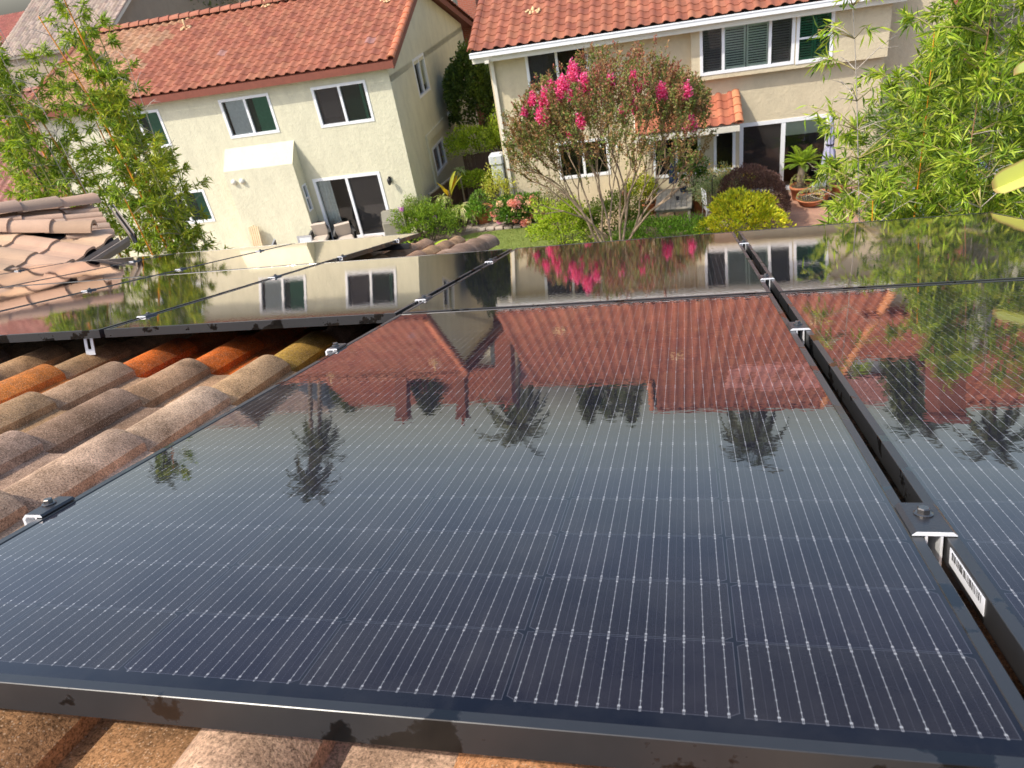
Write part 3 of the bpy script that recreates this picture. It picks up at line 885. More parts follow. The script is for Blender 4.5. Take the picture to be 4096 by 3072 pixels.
for y0, z0, y1, z1 in ((ey, ez, ry, rz), (ry, rz, by, bz)):
    fc.prism([(0, y0, z0 - .05), (0, y1, z1 - .05), (0, y1, z1 - .27), (0, y0, z0 - .27)], (RX1 - .05, 0, 0), (RX1 - .015, 0, 0))
    fc.prism([(0, y0, z0 - .05), (0, y1, z1 - .05), (0, y1, z1 - .27), (0, y0, z0 - .27)], (RX0 + .03, 0, 0), (RX0 + .065, 0, 0))
fc.build('fascia', M_fasc, H1)
cp = MB()
caps(cp, (RX0, ry, rz + .06), (RX1, ry, rz + .06), (0, 0, 1), .19, .42, red)
caps(cp, (RX1 - .06, ry, rz + .03), (RX1 - .06, ey, ez + .03), (0, 0, 1), .13, .37, lambda: jit((.50, .17, .08), .07))
caps(cp, (RX1 - .06, ry, rz + .03), (RX1 - .06, by, bz + .03), (0, 0, 1), .13, .37, red)
caps(cp, (RX0 + .06, ry, rz + .03), (RX0 + .06, ey, ez + .03), (0, 0, 1), .13, .37, red)
cp.build('ridge_caps', MT_far, rfo)
def vent(parent, x, y, z, h=.22, k=1.0):
    m = MB()
    m.tube([(x, y, z - .05), (x, y, z + h)], .035 * k, 8)
    for i in range(14):
        a = rnd(0, 6.28); r = rnd(.08, .22) * k; p = V((x + r * math.cos(a), y + r * math.sin(a) * .9, z + .05 + (r * math.sin(a)) * .33 + .012))
        m.lathe([(.05, -.03), (.045, .0), (.02, .012)], 7, p)
    o = m.build('roof_vent', M_sand, parent); return o
M_sand = simple('sealant_tan', (.62, .42, .22), .8, .1, 10)
for X, Y, Z, h in ((-8.41, 25.22, 6.53, .32), (-13.19, 26.17, 6.88, .3), (-16.2, 26.1, 6.85, .16), (-16.04, 25.35, 6.58, .34)):
    dx, dy = X + 7.70, Y - 22.03
    lx, ly = dx * math.cos(YAW) + dy * math.sin(YAW), -dx * math.sin(YAW) + dy * math.cos(YAW)
    lz = ez + (ly - ey) * (rz - ez) / (ry - ey)
    vent(rfo, lx, ly, lz, h)

# wall lantern of house 1
lm = thing('wall_lantern', 'small black wall lantern right of the cream house sliding door', 'lantern', (-8.46, 21.98, 1.90), (0, 0, YAW))
m = MB(); m.box(-.04, .04, -.02, 0, -.10, .10); m.tube([(0, -.01, .06), (0, -.09, .12), (0, -.14, .07)], .010, 6)
m.build('bracket', M_rubber, lm)
m = MB(); m.lathe([(.03, -.14), (.055, -.10), (.065, .03), (.03, .07), (.0, .09)], 6, (0, -.14, 0), smooth=False); m.build('lantern_body', M_rubber, lm)

# ================================================================ house 2 (beige)
H2 = thing('house', 'beige stucco house with white shuttered windows and white gutter behind the flowering tree', 'house', (-4.76, 22.73, 0), (0, 0, YAW))
def F2(s, z, d): return (s, -d, z)
OV = .24                                        # upper floor overhang
def F2b(s, z, d): return (s, -OV - d, z)
NK = .62                                        # nook bay depth
def F2n(s, z, d): return (s, -NK - d, z)
b = MB(); EZ = 5.20
h2 = [(1.13, 2.97, 3.79, 4.99)]
X1 = 11.15
holes_wall(b, F2, 0, 5.97, -.1, EZ, h2 + [(1.75, 3.35, 1.10, 2.25)])
d2 = (7.30, 9.84, 0.02, 2.17)
holes_wall(b, F2, 5.97, X1, -.1, 3.57, [d2])
u2 = [(6.17, 8.70, 3.73, 4.985), (8.76, 9.71, 3.71, 4.975)]
holes_wall(b, F2b, 5.92, X1, 3.59, EZ, u2)
b.quad((5.92, -OV, 3.59), (X1, -OV, 3.59), (X1, 0, 3.59), (5.92, 0, 3.59))
b.quad((5.92, -OV, 3.59), (5.92, -OV, EZ), (5.92, 0, EZ), (5.92, 0, 3.59))
b.quad((X1, -OV, 3.59), (X1, 0, 3.59), (X1, 0, EZ), (X1, -OV, EZ))
b.quad((0, 0, -.1), (0, 12, -.1), (0, 12, EZ), (0, 0, EZ))
b.quad((X1, 0, -.1), (X1, 0, EZ), (X1, 12, EZ), (X1, 12, -.1))
b.add([(0, -.0, EZ), (0, 6.0, 7.5), (0, 12, EZ)], [(0, 1, 2)])
b.add([(X1, 0, EZ), (X1, 10.0, 9.2), (X1, 14, 8.0), (X1, 14, EZ)], [(0, 3, 2, 1)])
b.add([(4.2, 7.0, 7.3), (4.2, 10.0, 9.15), (4.2, 14.0, 7.6)], [(0, 1, 2)])
# nook
n_l = (1.75, 3.35, 1.10, 2.25)
n_h = [(4.72, 6.10, 1.0, 2.20), (6.50, 7.10, 1.0, 2.20)]
holes_wall(b, F2n, 4.45, 7.22, -.1, 2.45, n_h)
b.quad((7.22, -NK, -.1), (7.22, 0, -.1), (7.22, 0, 2.45), (7.22, -NK, 2.45))
b.quad((4.45, -NK, -.1), (4.45, -NK, 2.45), (4.45, 0, 2.45), (4.45, 0, -.1))
b.build('wall', M_beige, H2)
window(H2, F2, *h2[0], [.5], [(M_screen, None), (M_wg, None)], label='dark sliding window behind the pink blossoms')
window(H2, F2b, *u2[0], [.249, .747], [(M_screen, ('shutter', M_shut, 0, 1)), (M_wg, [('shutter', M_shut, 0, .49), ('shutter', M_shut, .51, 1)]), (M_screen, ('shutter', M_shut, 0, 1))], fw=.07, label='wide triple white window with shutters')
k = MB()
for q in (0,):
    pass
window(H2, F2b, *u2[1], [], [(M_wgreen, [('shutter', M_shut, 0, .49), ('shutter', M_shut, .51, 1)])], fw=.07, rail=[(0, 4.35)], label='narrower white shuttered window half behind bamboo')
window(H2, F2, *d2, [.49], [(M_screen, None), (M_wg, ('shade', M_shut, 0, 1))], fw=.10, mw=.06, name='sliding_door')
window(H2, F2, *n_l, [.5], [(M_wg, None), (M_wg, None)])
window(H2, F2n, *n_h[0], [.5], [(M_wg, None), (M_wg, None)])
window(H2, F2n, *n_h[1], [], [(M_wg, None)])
# roof
rf = MB(); P = .345
ex, ey, ez = (-.40, 11.45), -.56, 5.30
pt = math.tan(RAD(20.4))
ry1 = 6.05; rz1 = ez + (ry1 - ey) * pt
ry2 = 9.6; rz2 = ez + (ry2 - ey) * pt
xs_ = 4.25
du, dd, nn = slope_axes((ex[0], ry2, rz2), (ex[1], ry2, rz2), (ex[0], ey, ez))
Lf = math.hypot(ry2 - ey, rz2 - ez); nr = int(Lf / .365); exf = Lf / nr
cut = (ry2 - ry1) / (ry2 - ey) * Lf
def col2(u, v):
    c = random.choice(RED)
    if u > 7.4 and 2.6 < v < 5.6 and random.random() < .85: c = (.46, .19, .15)
    return jit(c, .07)
tile_simple(rf, (ex[0], ry2, rz2), du, dd, nn, int((ex[1] - ex[0]) / P), nr, P, exf, .060, col2, lambda u, v: u + ex[0] > xs_ or v > cut)
# back slopes
du2, dd2, nn2 = slope_axes((xs_, ry1, rz1), (ex[0], ry1, rz1), (xs_, 12.6, rz1 - (12.6 - ry1) * pt))
tile_simple(rf, (xs_, ry1, rz1), du2, dd2, nn2, int((xs_ - ex[0]) / P), 19, P, .368, .060, red, lambda u, v: True)
du3, dd3, nn3 = slope_axes((ex[1], ry2, rz2), (xs_, ry2, rz2), (ex[1], 14.5, rz2 - (14.5 - ry2) * pt))
tile_simple(rf, (ex[1], ry2, rz2), du3, dd3, nn3, int((ex[1] - xs_) / P), 14, P, .368, .060, red, lambda u, v: True)
rfo = rf.build('roof', MT_far, H2)
dk = MB()
deck(dk, (ex[0] + .04, ry1, rz1), (xs_, ry1, rz1), (xs_, ey + .06, ez), (ex[0] + .04, ey + .06, ez))
deck(dk, (xs_, ry2, rz2), (ex[1] - .04, ry2, rz2), (ex[1] - .04, ey + .06, ez), (xs_, ey + .06, ez))
deck(dk, (ex[0] + .04, ry1, rz1 - .002), (ex[0] + .04, 12.6, rz1 - (12.6 - ry1) * pt), (xs_, 12.6, rz1 - (12.6 - ry1) * pt), (xs_, ry1, rz1 - .002))
deck(dk, (xs_, ry2, rz2 - .002), (xs_, 14.5, rz2 - (14.5 - ry2) * pt), (ex[1] - .04, 14.5, rz2 - (14.5 - ry2) * pt), (ex[1] - .04, ry2, rz2 - .002))
dk.build('roof_deck', M_under, H2)
cp = MB()
caps(cp, (ex[0], ry1, rz1 + .05), (xs_, ry1, rz1 + .05), (0, 0, 1), .15, .40, red)
caps(cp, (xs_, ry2, rz2 + .05), (ex[1], ry2, rz2 + .05), (0, 0, 1), .15, .40, red)
caps(cp, (ex[0] + .06, ry1, rz1 + .03), (ex[0] + .06, ey, ez + .03), (0, 0, 1), .13, .37, red)
caps(cp, (ex[1] - .06, ry2, rz2 + .03), (ex[1] - .06, ey, ez + .03), (0, 0, 1), .14, .37, lambda: jit((.56, .24, .10), .06))
caps(cp, (xs_, ry2, rz2 + .03), (xs_, ry1 - .1, rz1 + .03), (0, 0, 1), .13, .37, lambda: jit((.52, .2, .1), .06))
cp.build('ridge_caps', MT_far, rfo)
g = MB()
g.box(ex[0] + .02, ex[1] - .04, ey - .14, ey + .01, ez - .17, ez - .035)
g.box(ex[0] + .02, ex[1] - .04, ey - .155, ey - .135, ez - .055, ez - .030)
g.build('gutter', M_white, H2)
g = MB()
g.box(ex[0] + .04, ex[1] - .05, ey + .012, ey + .04, ez - .34, ez - .05)
g.box(ex[0] + .04, ex[1] - .05, ey + .04, -.001, ez - .34, ez - .31)
g.build('fascia', M_offw, H2)
g = MB(); g.box(.06, .16, -.09, -.005, .3, 4.95); g.box(.05, .17, -.75, -.005, 4.952, 5.02); g.build('downpipe', M_offw, H2)
for X, Z in ((1.4, 6.15),):
    pass
def on_roof(x, y): return ez + (y - ey) * pt
for x, y, h in ((1.4, 1.1, .16), (5.3, 3.6, .2), (8.9, 1.25, .22), (9.6, 1.3, .12)):
    v = vent(rfo, x, y, on_roof(x, y), h)
    v.data.materials[0] = M_pinks if 'M_pinks' in globals() else M_sand
# porch roof over the nook
pr = MB()
pa, pb = 4.2, 7.20
pz0, pz1, py0 = 2.50, 3.10, -1.20
du, dd, nn = slope_axes((pa, 0, pz1), (pb, 0, pz1), (pa, py0, pz0))
Lp = math.hypot(py0, pz1 - pz0)
ORG = [(.39, .125, .066), (.36, .11, .06), (.41, .145, .075)]
tile_simple(pr, (pa, 0, pz1), du, dd, nn, int((pb - pa) / .335 + .5), 4, .335, Lp / 4, .060, lambda u, v: jit(random.choice(ORG), .08), lambda u, v: True)
caps(pr, (pb - .04, 0, pz1 + .03), (pb - .04, py0, pz0 + .03), (0, 0, 1), .13, .36, lambda: jit((.56, .23, .11), .06))
pro = pr.build('porch_roof', MT_far, H2)
g = MB()
deck(g, (pa, 0, pz1), (pb - .05, 0, pz1), (pb - .05, py0 + .05, pz0), (pa, py0 + .05, pz0))
g.box(pa, pb - .03, py0 - .02, py0 + .02, pz0 - .20, pz0 - .04)
g.box(pa, pb - .03, py0 + .021, -NK - .002, pz0 - .17, pz0 - .13)
g.build('porch_fascia', M_offw, H2)
lb = MB()
for i in range(9):
    x = 3.2 + i * .48; z = 2.31 - .05 * (i % 2)
    lb.lathe([(.0, -.045), (.028, -.03), (.03, -.01), (.016, .02), (.014, .045)], 8, (x, py0 + .02, z))
lb.build('string_light_bulbs', M_white, H2)
# brick chimney at the right end
ch = MB(); ch.box(13.05, 13.80, 1.0, 2.2, 0, 9.1); ch.box(12.98, 13.87, .93, 2.27, 9.101, 9.3); ch.build('chimney', M_brick, H2)
eb = MB(); eb.box(0.02, .30, -.16, 0, 1.15, 1.9); 
# light box on left wall
lbx = MB(); lbx.bbox(.18, .46, -.22, -.001, 2.42, 2.74, b=.02); lbx.build('wall_box', M_offw, H2)
# ---------------------------------------------------------------- ground
G = MB()
n_ = 40; ext = 700
G.quad((-ext, -60, 0), (ext, -60, 0), (ext, 1400, 0), (-ext, 1400, 0))
M_ground = simple('dry_soil_ground', (.16, .12, .085), .95, .3, .8, .4, 30)
struct(G.build('ground', M_ground))
def sheet(name, pts, z, m):
    g = MB(); g.add([(x, y, z) for x, y in pts], [tuple(range(len(pts)))]); return struct(g.build(name, m))
def paver():
    m, nt = mat('brick_pavers'); n = N(nt); co = n.coord()
    b = n.new('ShaderNodeTexBrick'); n.put(b.inputs['Vector'], co)
    b.inputs['Color1'].default_value = (.42, .23, .15, 1); b.inputs['Color2'].default_value = (.34, .18, .12, 1); b.inputs['Mortar'].default_value = (.27, .19, .14, 1)
    b.inputs['Scale'].default_value = 1; b.inputs['Brick Width'].default_value = .2; b.inputs['Row Height'].default_value = .1; b.inputs['Mortar Size'].default_value = .005
    c = n.mul(1.0, b.outputs[0], n.ramp(n.noise(co, 1.5, 5), [(.3, .8), (.7, 1.15)]))
    n.out(n.pbsdf(c, .85).outputs[0]); return m
M_paver = paver()
sheet('patio', [(2.9, 18.6), (9.5, 18.8), (9.5, 22.95), (2.9, 22.7)], .012, M_paver)
M_flag = simple('tan_flagstone', (.50, .37, .235), .9, .2, 1.6, .2, 20)
sheet('patio', [(-2.6, 19.3), (2.9, 19.5), (2.9, 22.7), (-2.6, 22.5)], .008, M_flag)
M_conc = simple('pale_concrete', (.48, .40, .33), .9, .12, 2, .2, 30)
sheet('patio', [(-20, 18.2), (-8.6, 18.6), (-8.6, 21.95), (-20, 21.6)], .010, M_conc)
M_path = simple('stone_path', (.36, .29, .24), .9, .35, 5, .4, 20)
sheet('path', [(-6.2, 21.7), (-4.9, 21.9), (-4.8, 33), (-7.4, 33)], .006, M_path)
def lawnm():
    m, nt = mat('lawn_grass'); n = N(nt); co = n.coord()
    c = n.mix(n.noise(co, 3, 6, .7), (.10, .15, .02), (.24, .28, .06)); c = n.mul(1.0, c, n.ramp(n.noise(co, 60, 4, .8), [(.3, .6), (.7, 1.3)]))
    n.out(n.pbsdf(c, .9, n.bump(n.noise(co, 90, 3), .8, .02)).outputs[0]); return m
M_lawn = lawnm()
sheet('lawn', [(-8.4, 12.0), (-1.2, 12.0), (-1.0, 18.5), (-2.6, 21.6), (-4.2, 21.65), (-5.9, 21.5), (-8.4, 20.0)], .016, M_lawn)
gr = MB()
random.seed(5)
for i in range(9000):
    x, y = rnd(-7.6, -2.7), rnd(17.5, 21.5)
    if x < -5.8 and y > 20.6: continue
    gr.leaf(V((x, y, .016)), V((rnd(-.5, .5), rnd(-.5, .5), 1)).normalized(), rdir(), rnd(.03, .055), .012, jit((.17, .22, .045), .35))
o = gr.build('grass', M_leaf); o['kind'] = 'stuff'
tag(o, 'short green lawn blades between the round tile end and the path', 'grass')
# edging stones
eg = MB()
for i in range(8):
    x = -5.75 + i * .30; eg.bbox(x, x + .26, 21.62, 21.80, 0, .09 + rnd(-.01, .01), b=.02)
tag(eg.build('edging_bricks', M_conc), 'row of pale edging stones along the lawn below the pink hydrangeas', 'edging')

# ---------------------------------------------------------------- far houses
def farhouse(label, loc, yaw, Wd, Dp, ez, rise, wallm, cols, wins=(), ov=.4, P=.36, amp=.085, hip=False, caps_on=True, fascm=None, back=True):
    """gabled house: local x along the facing eave, y away; origin at the front left corner"""
    h = thing('house', label, 'house', loc, (0, 0, yaw))
    def F(s, z, d): return (s, -d, z)
    def Fr(s, z, d): return (Wd + d, s, z)
    b = MB()
    fr = [w_[1:5] for w_ in wins if w_[0] == 'f']; rg = [w_[1:5] for w_ in wins if w_[0] == 'r']
    holes_wall(b, F, 0, Wd, -.2, ez, fr); holes_wall(b, Fr, 0, Dp, -.2, ez, rg)
    b.quad((0, 0, -.2), (0, 0, ez), (0, Dp, ez), (0, Dp, -.2)); b.quad((0, Dp, -.2), (0, Dp, ez), (Wd, Dp, ez), (Wd, Dp, -.2))
    for x in (0, Wd): b.add([(x, 0, ez), (x, Dp, ez), (x, Dp / 2, ez + rise)], [(0, 1, 2)])
    b.build('wall', wallm, h)
    for w_ in wins: window(h, F if w_[0] == 'f' else Fr, *w_[1:5], [.5], [(M_screen, None), (M_wg, None)], fw=.07)
    rf = MB(); rz = ez + rise + .10; e0 = ez + .10 - ov * rise / (Dp / 2)
    for (a, bb, yy) in ((-ov, Wd + ov, -ov), (Wd + ov, -ov, Dp + ov)):
        du, dd, nn = slope_axes((a, Dp / 2, rz), (bb, Dp / 2, rz), (a, yy, e0))
        L = math.hypot(Dp / 2 + ov, rz - e0); nr = int(L / .42)
        tile_simple(rf, (a, Dp / 2, rz), du, dd, nn, int((Wd + 2 * ov) / P), nr, P, L / nr, amp, lambda u, v: jit(random.choice(cols), .08), lambda u, v: True)
        if not back: break
    ro = rf.build('roof', MT_far, h)
    dk = MB()
    deck(dk, (-ov + .03, Dp / 2, rz), (Wd + ov - .03, Dp / 2, rz), (Wd + ov - .03, -ov + .05, e0), (-ov + .03, -ov + .05, e0), th=.16)
    deck(dk, (-ov + .03, Dp / 2, rz - .002), (-ov + .03, Dp + ov - .05, e0), (Wd + ov - .03, Dp + ov - .05, e0), (Wd + ov - .03, Dp / 2, rz - .002), th=.16)
    dk.build('roof_deck', fascm or M_fasc, h)
    if caps_on:
        cp = MB(); cf = lambda: jit(cols[0], .08)
        caps(cp, (-ov, Dp / 2, rz + .04), (Wd + ov, Dp / 2, rz + .04), (0, 0, 1), .16, .45, cf)
        for x in (-ov + .05, Wd + ov - .05): caps(cp, (x, Dp / 2, rz + .02), (x, -ov, e0 + .02), (0, 0, 1), .13, .42, cf)
        cp.build('ridge_caps', MT_far, ro)
    return h
BRN = [(.34, .255, .20), (.29, .215, .17), (.38, .29, .225), (.25, .19, .155)]
random.seed(21)
hA_ = farhouse('tan house with a brown shingle-like tile roof behind the upper left bamboo', (-41.3, 43.2, 0), RAD(-14), 9.6, 12.5, 6.3, 4.0, M_tan, BRN, [('f', 6.2, 8.6, 5.0, 6.1), ('r', 2.6, 3.7, 6.0, 6.28)], fascm=M_offw)
hB_ = farhouse('pale grey house with dark eaves at the top edge, behind the cream house ridge', (-39.5, 53, 0), RAD(-6), 9, 10, 7.55, 2.2, M_lgrey, BRN, [('f', 3.4, 4.5, 6.9, 7.4)], fascm=M_white)
hC_ = farhouse('small red roofed house farthest left, below the hill', (-63.5, 58, 0), RAD(-8), 11.0, 12, 6.6, 1.75, M_tan, [(.36, .12, .08), (.32, .10, .07)], caps_on=False)
hD_ = farhouse('low house with dull red tile roof behind the left bamboo, mostly hidden', (-33.5, 22.0, 0), RAD(3), 11.6, 12.0, 2.35, 3.0, M_cream, [(.30, .13, .095), (.27, .11, .08), (.33, .15, .11)], P=.36)
hE_ = farhouse('pale green house seen in the gap beside the brick chimney', (-16.5, 47.5, 0), RAD(2), 8.0, 9, 6.6, 1.4, M_pale, [(.30, .11, .08), (.34, .13, .09)], [('f', 4.2, 5.2, 4.9, 5.5), ('f', 6.0, 7.2, 4.5, 5.3)])
hF_ = farhouse('red roofed house mirrored between the two chimneys, behind the cream house', (-23.2, 44.5, 0), RAD(2), 11.5, 9, 6.9, 2.1, M_cream, RED)
hG_ = farhouse('beige house beyond the right bamboo with a red tile roof', (6.42, 24.2, 0), RAD(2), 2.4, 9.0, 5.9, 1.2, M_beige, RED, caps_on=False)
hI_ = farhouse('red tiled neighbouring house at the right, mostly behind the bamboo', (10.6, 24.0, 0), RAD(2), 11.0, 12, 5.6, 3.3, M_pale, RED)
hJ_ = farhouse('distant brown roofed house mirrored beyond the pink vent marks', (2.5, 52, 0), RAD(5), 12.0, 9, 8.2, 1.9, M_lgrey, [(.33, .15, .12)])
def chimney(loc, sx, sy, h, lab):
    t = thing('chimney', lab, 'chimney', loc, (0, 0, YAW)); m = MB(); m.box(-sx / 2, sx / 2, -sy / 2, sy / 2, 0, h); m.build('brick_stack', M_brick, t)
    m = MB(); m.box(-sx / 2 - .06, sx / 2 + .06, -sy / 2 - .06, sy / 2 + .06, h + .001, h + .18); m.build('chimney_cap', M_brick, t)
    m = MB(); m.lathe([(.10, 0), (.10, .3), (.12, .32)], 10, (0, 0, h + .18)); m.build('flue', M_terra, t)
chimney((-8.02, 34.3, 0), .80, 1.0, 8.6, 'tall red brick chimney in the gap between the cream and the beige house')
chimney((-12.6, 41.5, 0), .55, .8, 9.7, 'slim brick chimney mirrored left of the white gable reflection')
chimney((-17.9, 45.0, 0), .8, .8, 9.9, 'small brick chimney mirrored on the brown roofline behind the cream house')
# side wall and window of the white gap house
# hill with far wood
hl = MB(); vs = []; fs = []; nx, ny = 40, 8
for j in range(ny + 1):
    for i in range(nx + 1):
        x = -330 + i * 12; y = 170 + j * 12
        hgt = 6.6 * math.sin(math.pi * min(1, max(0, (j + 1) / (ny + 2)))) * (1.0 if x < -60 else max(.2, 1 - (x + 60) / 120)) * (.9 + .3 * noise.noise(V((x * .02, y * .02, 0))))
        vs.append((x, y, hgt - .3))
for j in range(ny):
    for i in range(nx): a = j * (nx + 1) + i; fs.append((a, a + 1, a + nx + 2, a + nx + 1))
M_hill = simple('hill_scrub', (.07, .075, .06), .95, .3, .05)
hl.add(vs, fs, smooth=True); struct(hl.build('hill', M_hill))
# ---------------------------------------------------------------- plant builders
def leaves_along(mb, p0, p1, n, L, W, cols, droop=.35, spread=1.0):
    d = (p1 - p0)
    for i in range(n):
        t = (i + rnd(.2, .8)) / n; p = p0 + d * t
        a = rdir(); a = (a * spread + d.normalized() * .7 + V((0, 0, -droop))).normalized()
        mb.leaf(p, a, rdir(), L * rnd(.7, 1.2), W * rnd(.8, 1.15), jit(random.choice(cols), .16))
def bush(name, label, cat, c, rx, ry, rz, n, L, W, cols, m=None, bump=.25, seed=1, stem=True, up=.35, group=None, lo=.0, inner=.72, freq=1.6, core=None, tagit=True, parent=None):
    random.seed(seed)
    lf = MB(); c = V(c); n = int(n * 1.6); L *= 1.12; W *= 1.15
    for i in range(n):
        d = rdir()
        if d.z < -.25: d.z = abs(d.z) * .6; d.normalize()
        k = 1 + bump * noise.noise(d * freq + V((seed * 3.1, 0, 0))) * 2 + bump * .5 * noise.noise(d * freq * 3.3 + V((0, seed, 0))) * 2
        k *= inner + (1 - inner) * random.random() ** .5
        p = c + V((d.x * rx * k, d.y * ry * k, d.z * rz * k + lo))
        if p.z < .02: p.z = rnd(.02, .12)
        v = (d + rdir() * .9 + V((0, 0, up))).normalized()
        tone = random.choice(cols)
        lf.leaf(p, v, rdir(), L * rnd(.7, 1.25), W * rnd(.8, 1.2), jit(tone, .2))
    st = MB()
    for i in range(7 if stem else 0):
        a = rnd(0, 6.28); e = c + V((math.cos(a) * rx * .5, math.sin(a) * ry * .5, rz * .35))
        b_ = V((c.x + math.cos(a) * rx * .12, c.y + math.sin(a) * ry * .12, 0))
        st.tube([b_, (b_ + e) / 2 + rdir() * .05, e], [.018, .012, .005], 5, col=(.12, .09, .06))
    if parent is not None:
        o = lf.build(name, m or M_leaf, parent); return o
    t = thing(name, label, cat, (0, 0, 0), group=group)
    lf.build('foliage', m or M_leaf, t)
    if stem: st.build('stem', M_bark, t)
    return t
GB = [(.26, .38, .03), (.34, .44, .04), (.18, .28, .02), (.42, .48, .06), (.13, .20, .02)]
GL = [(.27, .385, .03), (.37, .47, .045), (.19, .30, .025), (.46, .53, .07), (.09, .155, .015)]
DEAD = (.42, .36, .30)
def bamboo(label, group, base, top, seed, lean=(0, 0), r=.017, stemcol=(.50, .19, .02), z_leaf=3.0, nb=3, bl=.62, ll=.115, lw=.019, cols=GB, dens=7, deadtip=False, dead_br=0, node=.30, ltop=None):
    random.seed(seed)
    base, top = V(base), V(top)
    t = thing('bamboo', label, 'bamboo', base, group=group)
    H = top - base; st = MB(); lf = MB(); tw = MB()
    n = max(6, int(H.length / node)); pts = []; rr = []
    for i in range(n + 1):
        f = i / n
        p = H * f + V((lean[0], lean[1], 0)) * (f ** 2.6)
        p += V((noise.noise(V((seed, f * 3, 0))), noise.noise(V((seed, 5 + f * 3, 0))), 0)) * .06 * f
        pts.append(p); rr.append(r * (1 - .80 * f))
    # culm with swollen nodes
    P2, Rr = [], []
    for i in range(n):
        a, b_ = pts[i], pts[i + 1]; q = rr[i]
        P2 += [a, a.lerp(b_, .06), a.lerp(b_, .94)]; Rr += [q * 1.22, q, q * .97]
    P2.append(pts[-1]); Rr.append(rr[-1])
    st.tube(P2, Rr, 7, col=stemcol)
    st.build('culm', M_culm, t)
    lt = ltop if ltop is not None else 1e9
    for i in range(2, n + 1):
        p = pts[i]; wz = (base + p).z
        if wz < z_leaf - 1.2: continue
        k = nb if wz > z_leaf else 1
        for q in range(k):
            a = rnd(0, 6.283); L = bl * rnd(.5, 1.15) * (1 - .45 * (i / n) ** 2)
            d = V((math.cos(a), math.sin(a), rnd(.35, 1.0))).normalized()
            e = p + d * L + V((0, 0, -.10 * L)); mid_ = p.lerp(e, .55) + V((0, 0, .05 * L))
            is_dead = (deadtip and wz > lt) or random.random() < dead_br
            tw.tube([p, mid_, e], [.0042, .003, .0014], 4, col=DEAD if is_dead else jit((.34, .28, .10), .2))
            subs = []
            for s_ in range(3):
                f = rnd(.35, .95); q0 = p.lerp(mid_, f / .55) if f < .55 else mid_.lerp(e, (f - .55) / .45)
                dd = (d + rdir() * .8).normalized(); q1 = q0 + dd * L * rnd(.25, .5) + V((0, 0, -.04))
                tw.tube([q0, q1], [.0022, .001], 3, col=DEAD if is_dead else (.32, .28, .10)); subs.append((q0, q1))
            if is_dead: continue
            leaves_along(lf, mid_, e, dens, ll, lw, cols)
            for q0, q1 in subs: leaves_along(lf, q0, q1, dens, ll, lw, cols)
    if lf.v: lf.build('foliage', M_leaf, t)
    if tw.v: tw.build('branches', M_culm, t)
    return t
M_culm = attr_mat('bamboo_culm', .45, .25, 9, .1, 60, .002)
ORA = (.78, .28, .015); GRN = (.20, .22, .05); GRY = (.36, .32, .28); DRK = (.07, .06, .04)
LG = 'bamboo culms of the left clump'
lft = [  # (x, y, ztop, leanx, colour, z_leaf, seed, dead, label)
    (-7.05, 9.4, 8.20, -.60, ORA, 4.2, 1, True, 'long bright orange bamboo culm crossing the left clump, with a bare dead top'),
    (-7.30, 9.7, 8.75, -.10, ORA, 4.2, 2, False, 'tallest leafy bamboo of the left clump, reaching the top edge of the photo'),
    (-7.85, 9.3, 8.15, -.75, (.48, .24, .04), 4.4, 3, False, 'leafy bamboo left of the long orange culm'),
    (-8.85, 9.8, 8.0, -.35, ORA, 4.6, 4, False, 'orange bamboo near the left edge of the photo'),
    (-8.45, 9.2, 7.3, -.5, DRK, 4.6, 5, False, 'bamboo with a dark culm behind the ridge caps of the brown roof'),
    (-6.90, 9.6, 7.05, -.2, GRN, 3.6, 6, False, 'bamboo before the half hidden cream house window'),
    (-6.72, 9.3, 6.25, -.1, GRN, 3.4, 7, False, 'short yellow green bamboo, rightmost of the left clump'),
    (-9.4, 9.9, 8.35, -.15, ORA, 4.8, 8, False, 'bamboo cut by the left edge of the photo'),
    (-7.55, 10.4, 7.9, -.1, GRN, 4.2, 9, False, 'green bamboo at the back of the left clump'),
    (-7.15, 10.2, 5.9, .05, GRN, 3.2, 10, False, 'low bushy bamboo shoot above the dark panel gap'),
    (-9.1, 10.6, 7.6, .1, (.4, .25, .05), 4.6, 11, False, 'back bamboo near the left edge with thin yellow stem'),
    (-8.1, 10.1, 7.0, .0, ORA, 4.2, 12, False, 'mid height bamboo behind the dark culm'),
    (-8.3, 9.0, 8.3, -.2, GRN, 4.6, 14, False, 'green bamboo left of the bare dead top, filling the upper left'),
    (-9.0, 9.2, 8.1, .1, (.5, .3, .05), 4.8, 15, False, 'yellow stemmed bamboo near the left edge, in front of the others'),
    (-7.6, 9.9, 8.1, .15, GRN, 4.6, 16, False, 'green bamboo just behind the tallest leafy one'),
    (-7.0, 8.9, 5.75, -.15, ORA, 3.4, 13, False, 'short orange bamboo just behind the gutter corner')]
for x, y, zt, ln, c, zl, sd_, dead, lab in lft:
    yb = (1.0 if x > -7.2 else .8)
    cols = [(.30, .36, .03), (.36, .40, .04), (.22, .30, .03), (.42, .44, .05)] if sd_ in (6, 7, 10) else GB
    bamboo(lab, LG, (x, y, 0), (x, y, zt), sd_, lean=(ln, 0), stemcol=c, z_leaf=zl, deadtip=dead or sd_ in (3, 8), ltop=zt - (1.0 if dead else .5), r=.036, nb=4, bl=.60, ll=.135, lw=.026, dens=9, dead_br=.18, cols=cols, node=.25)
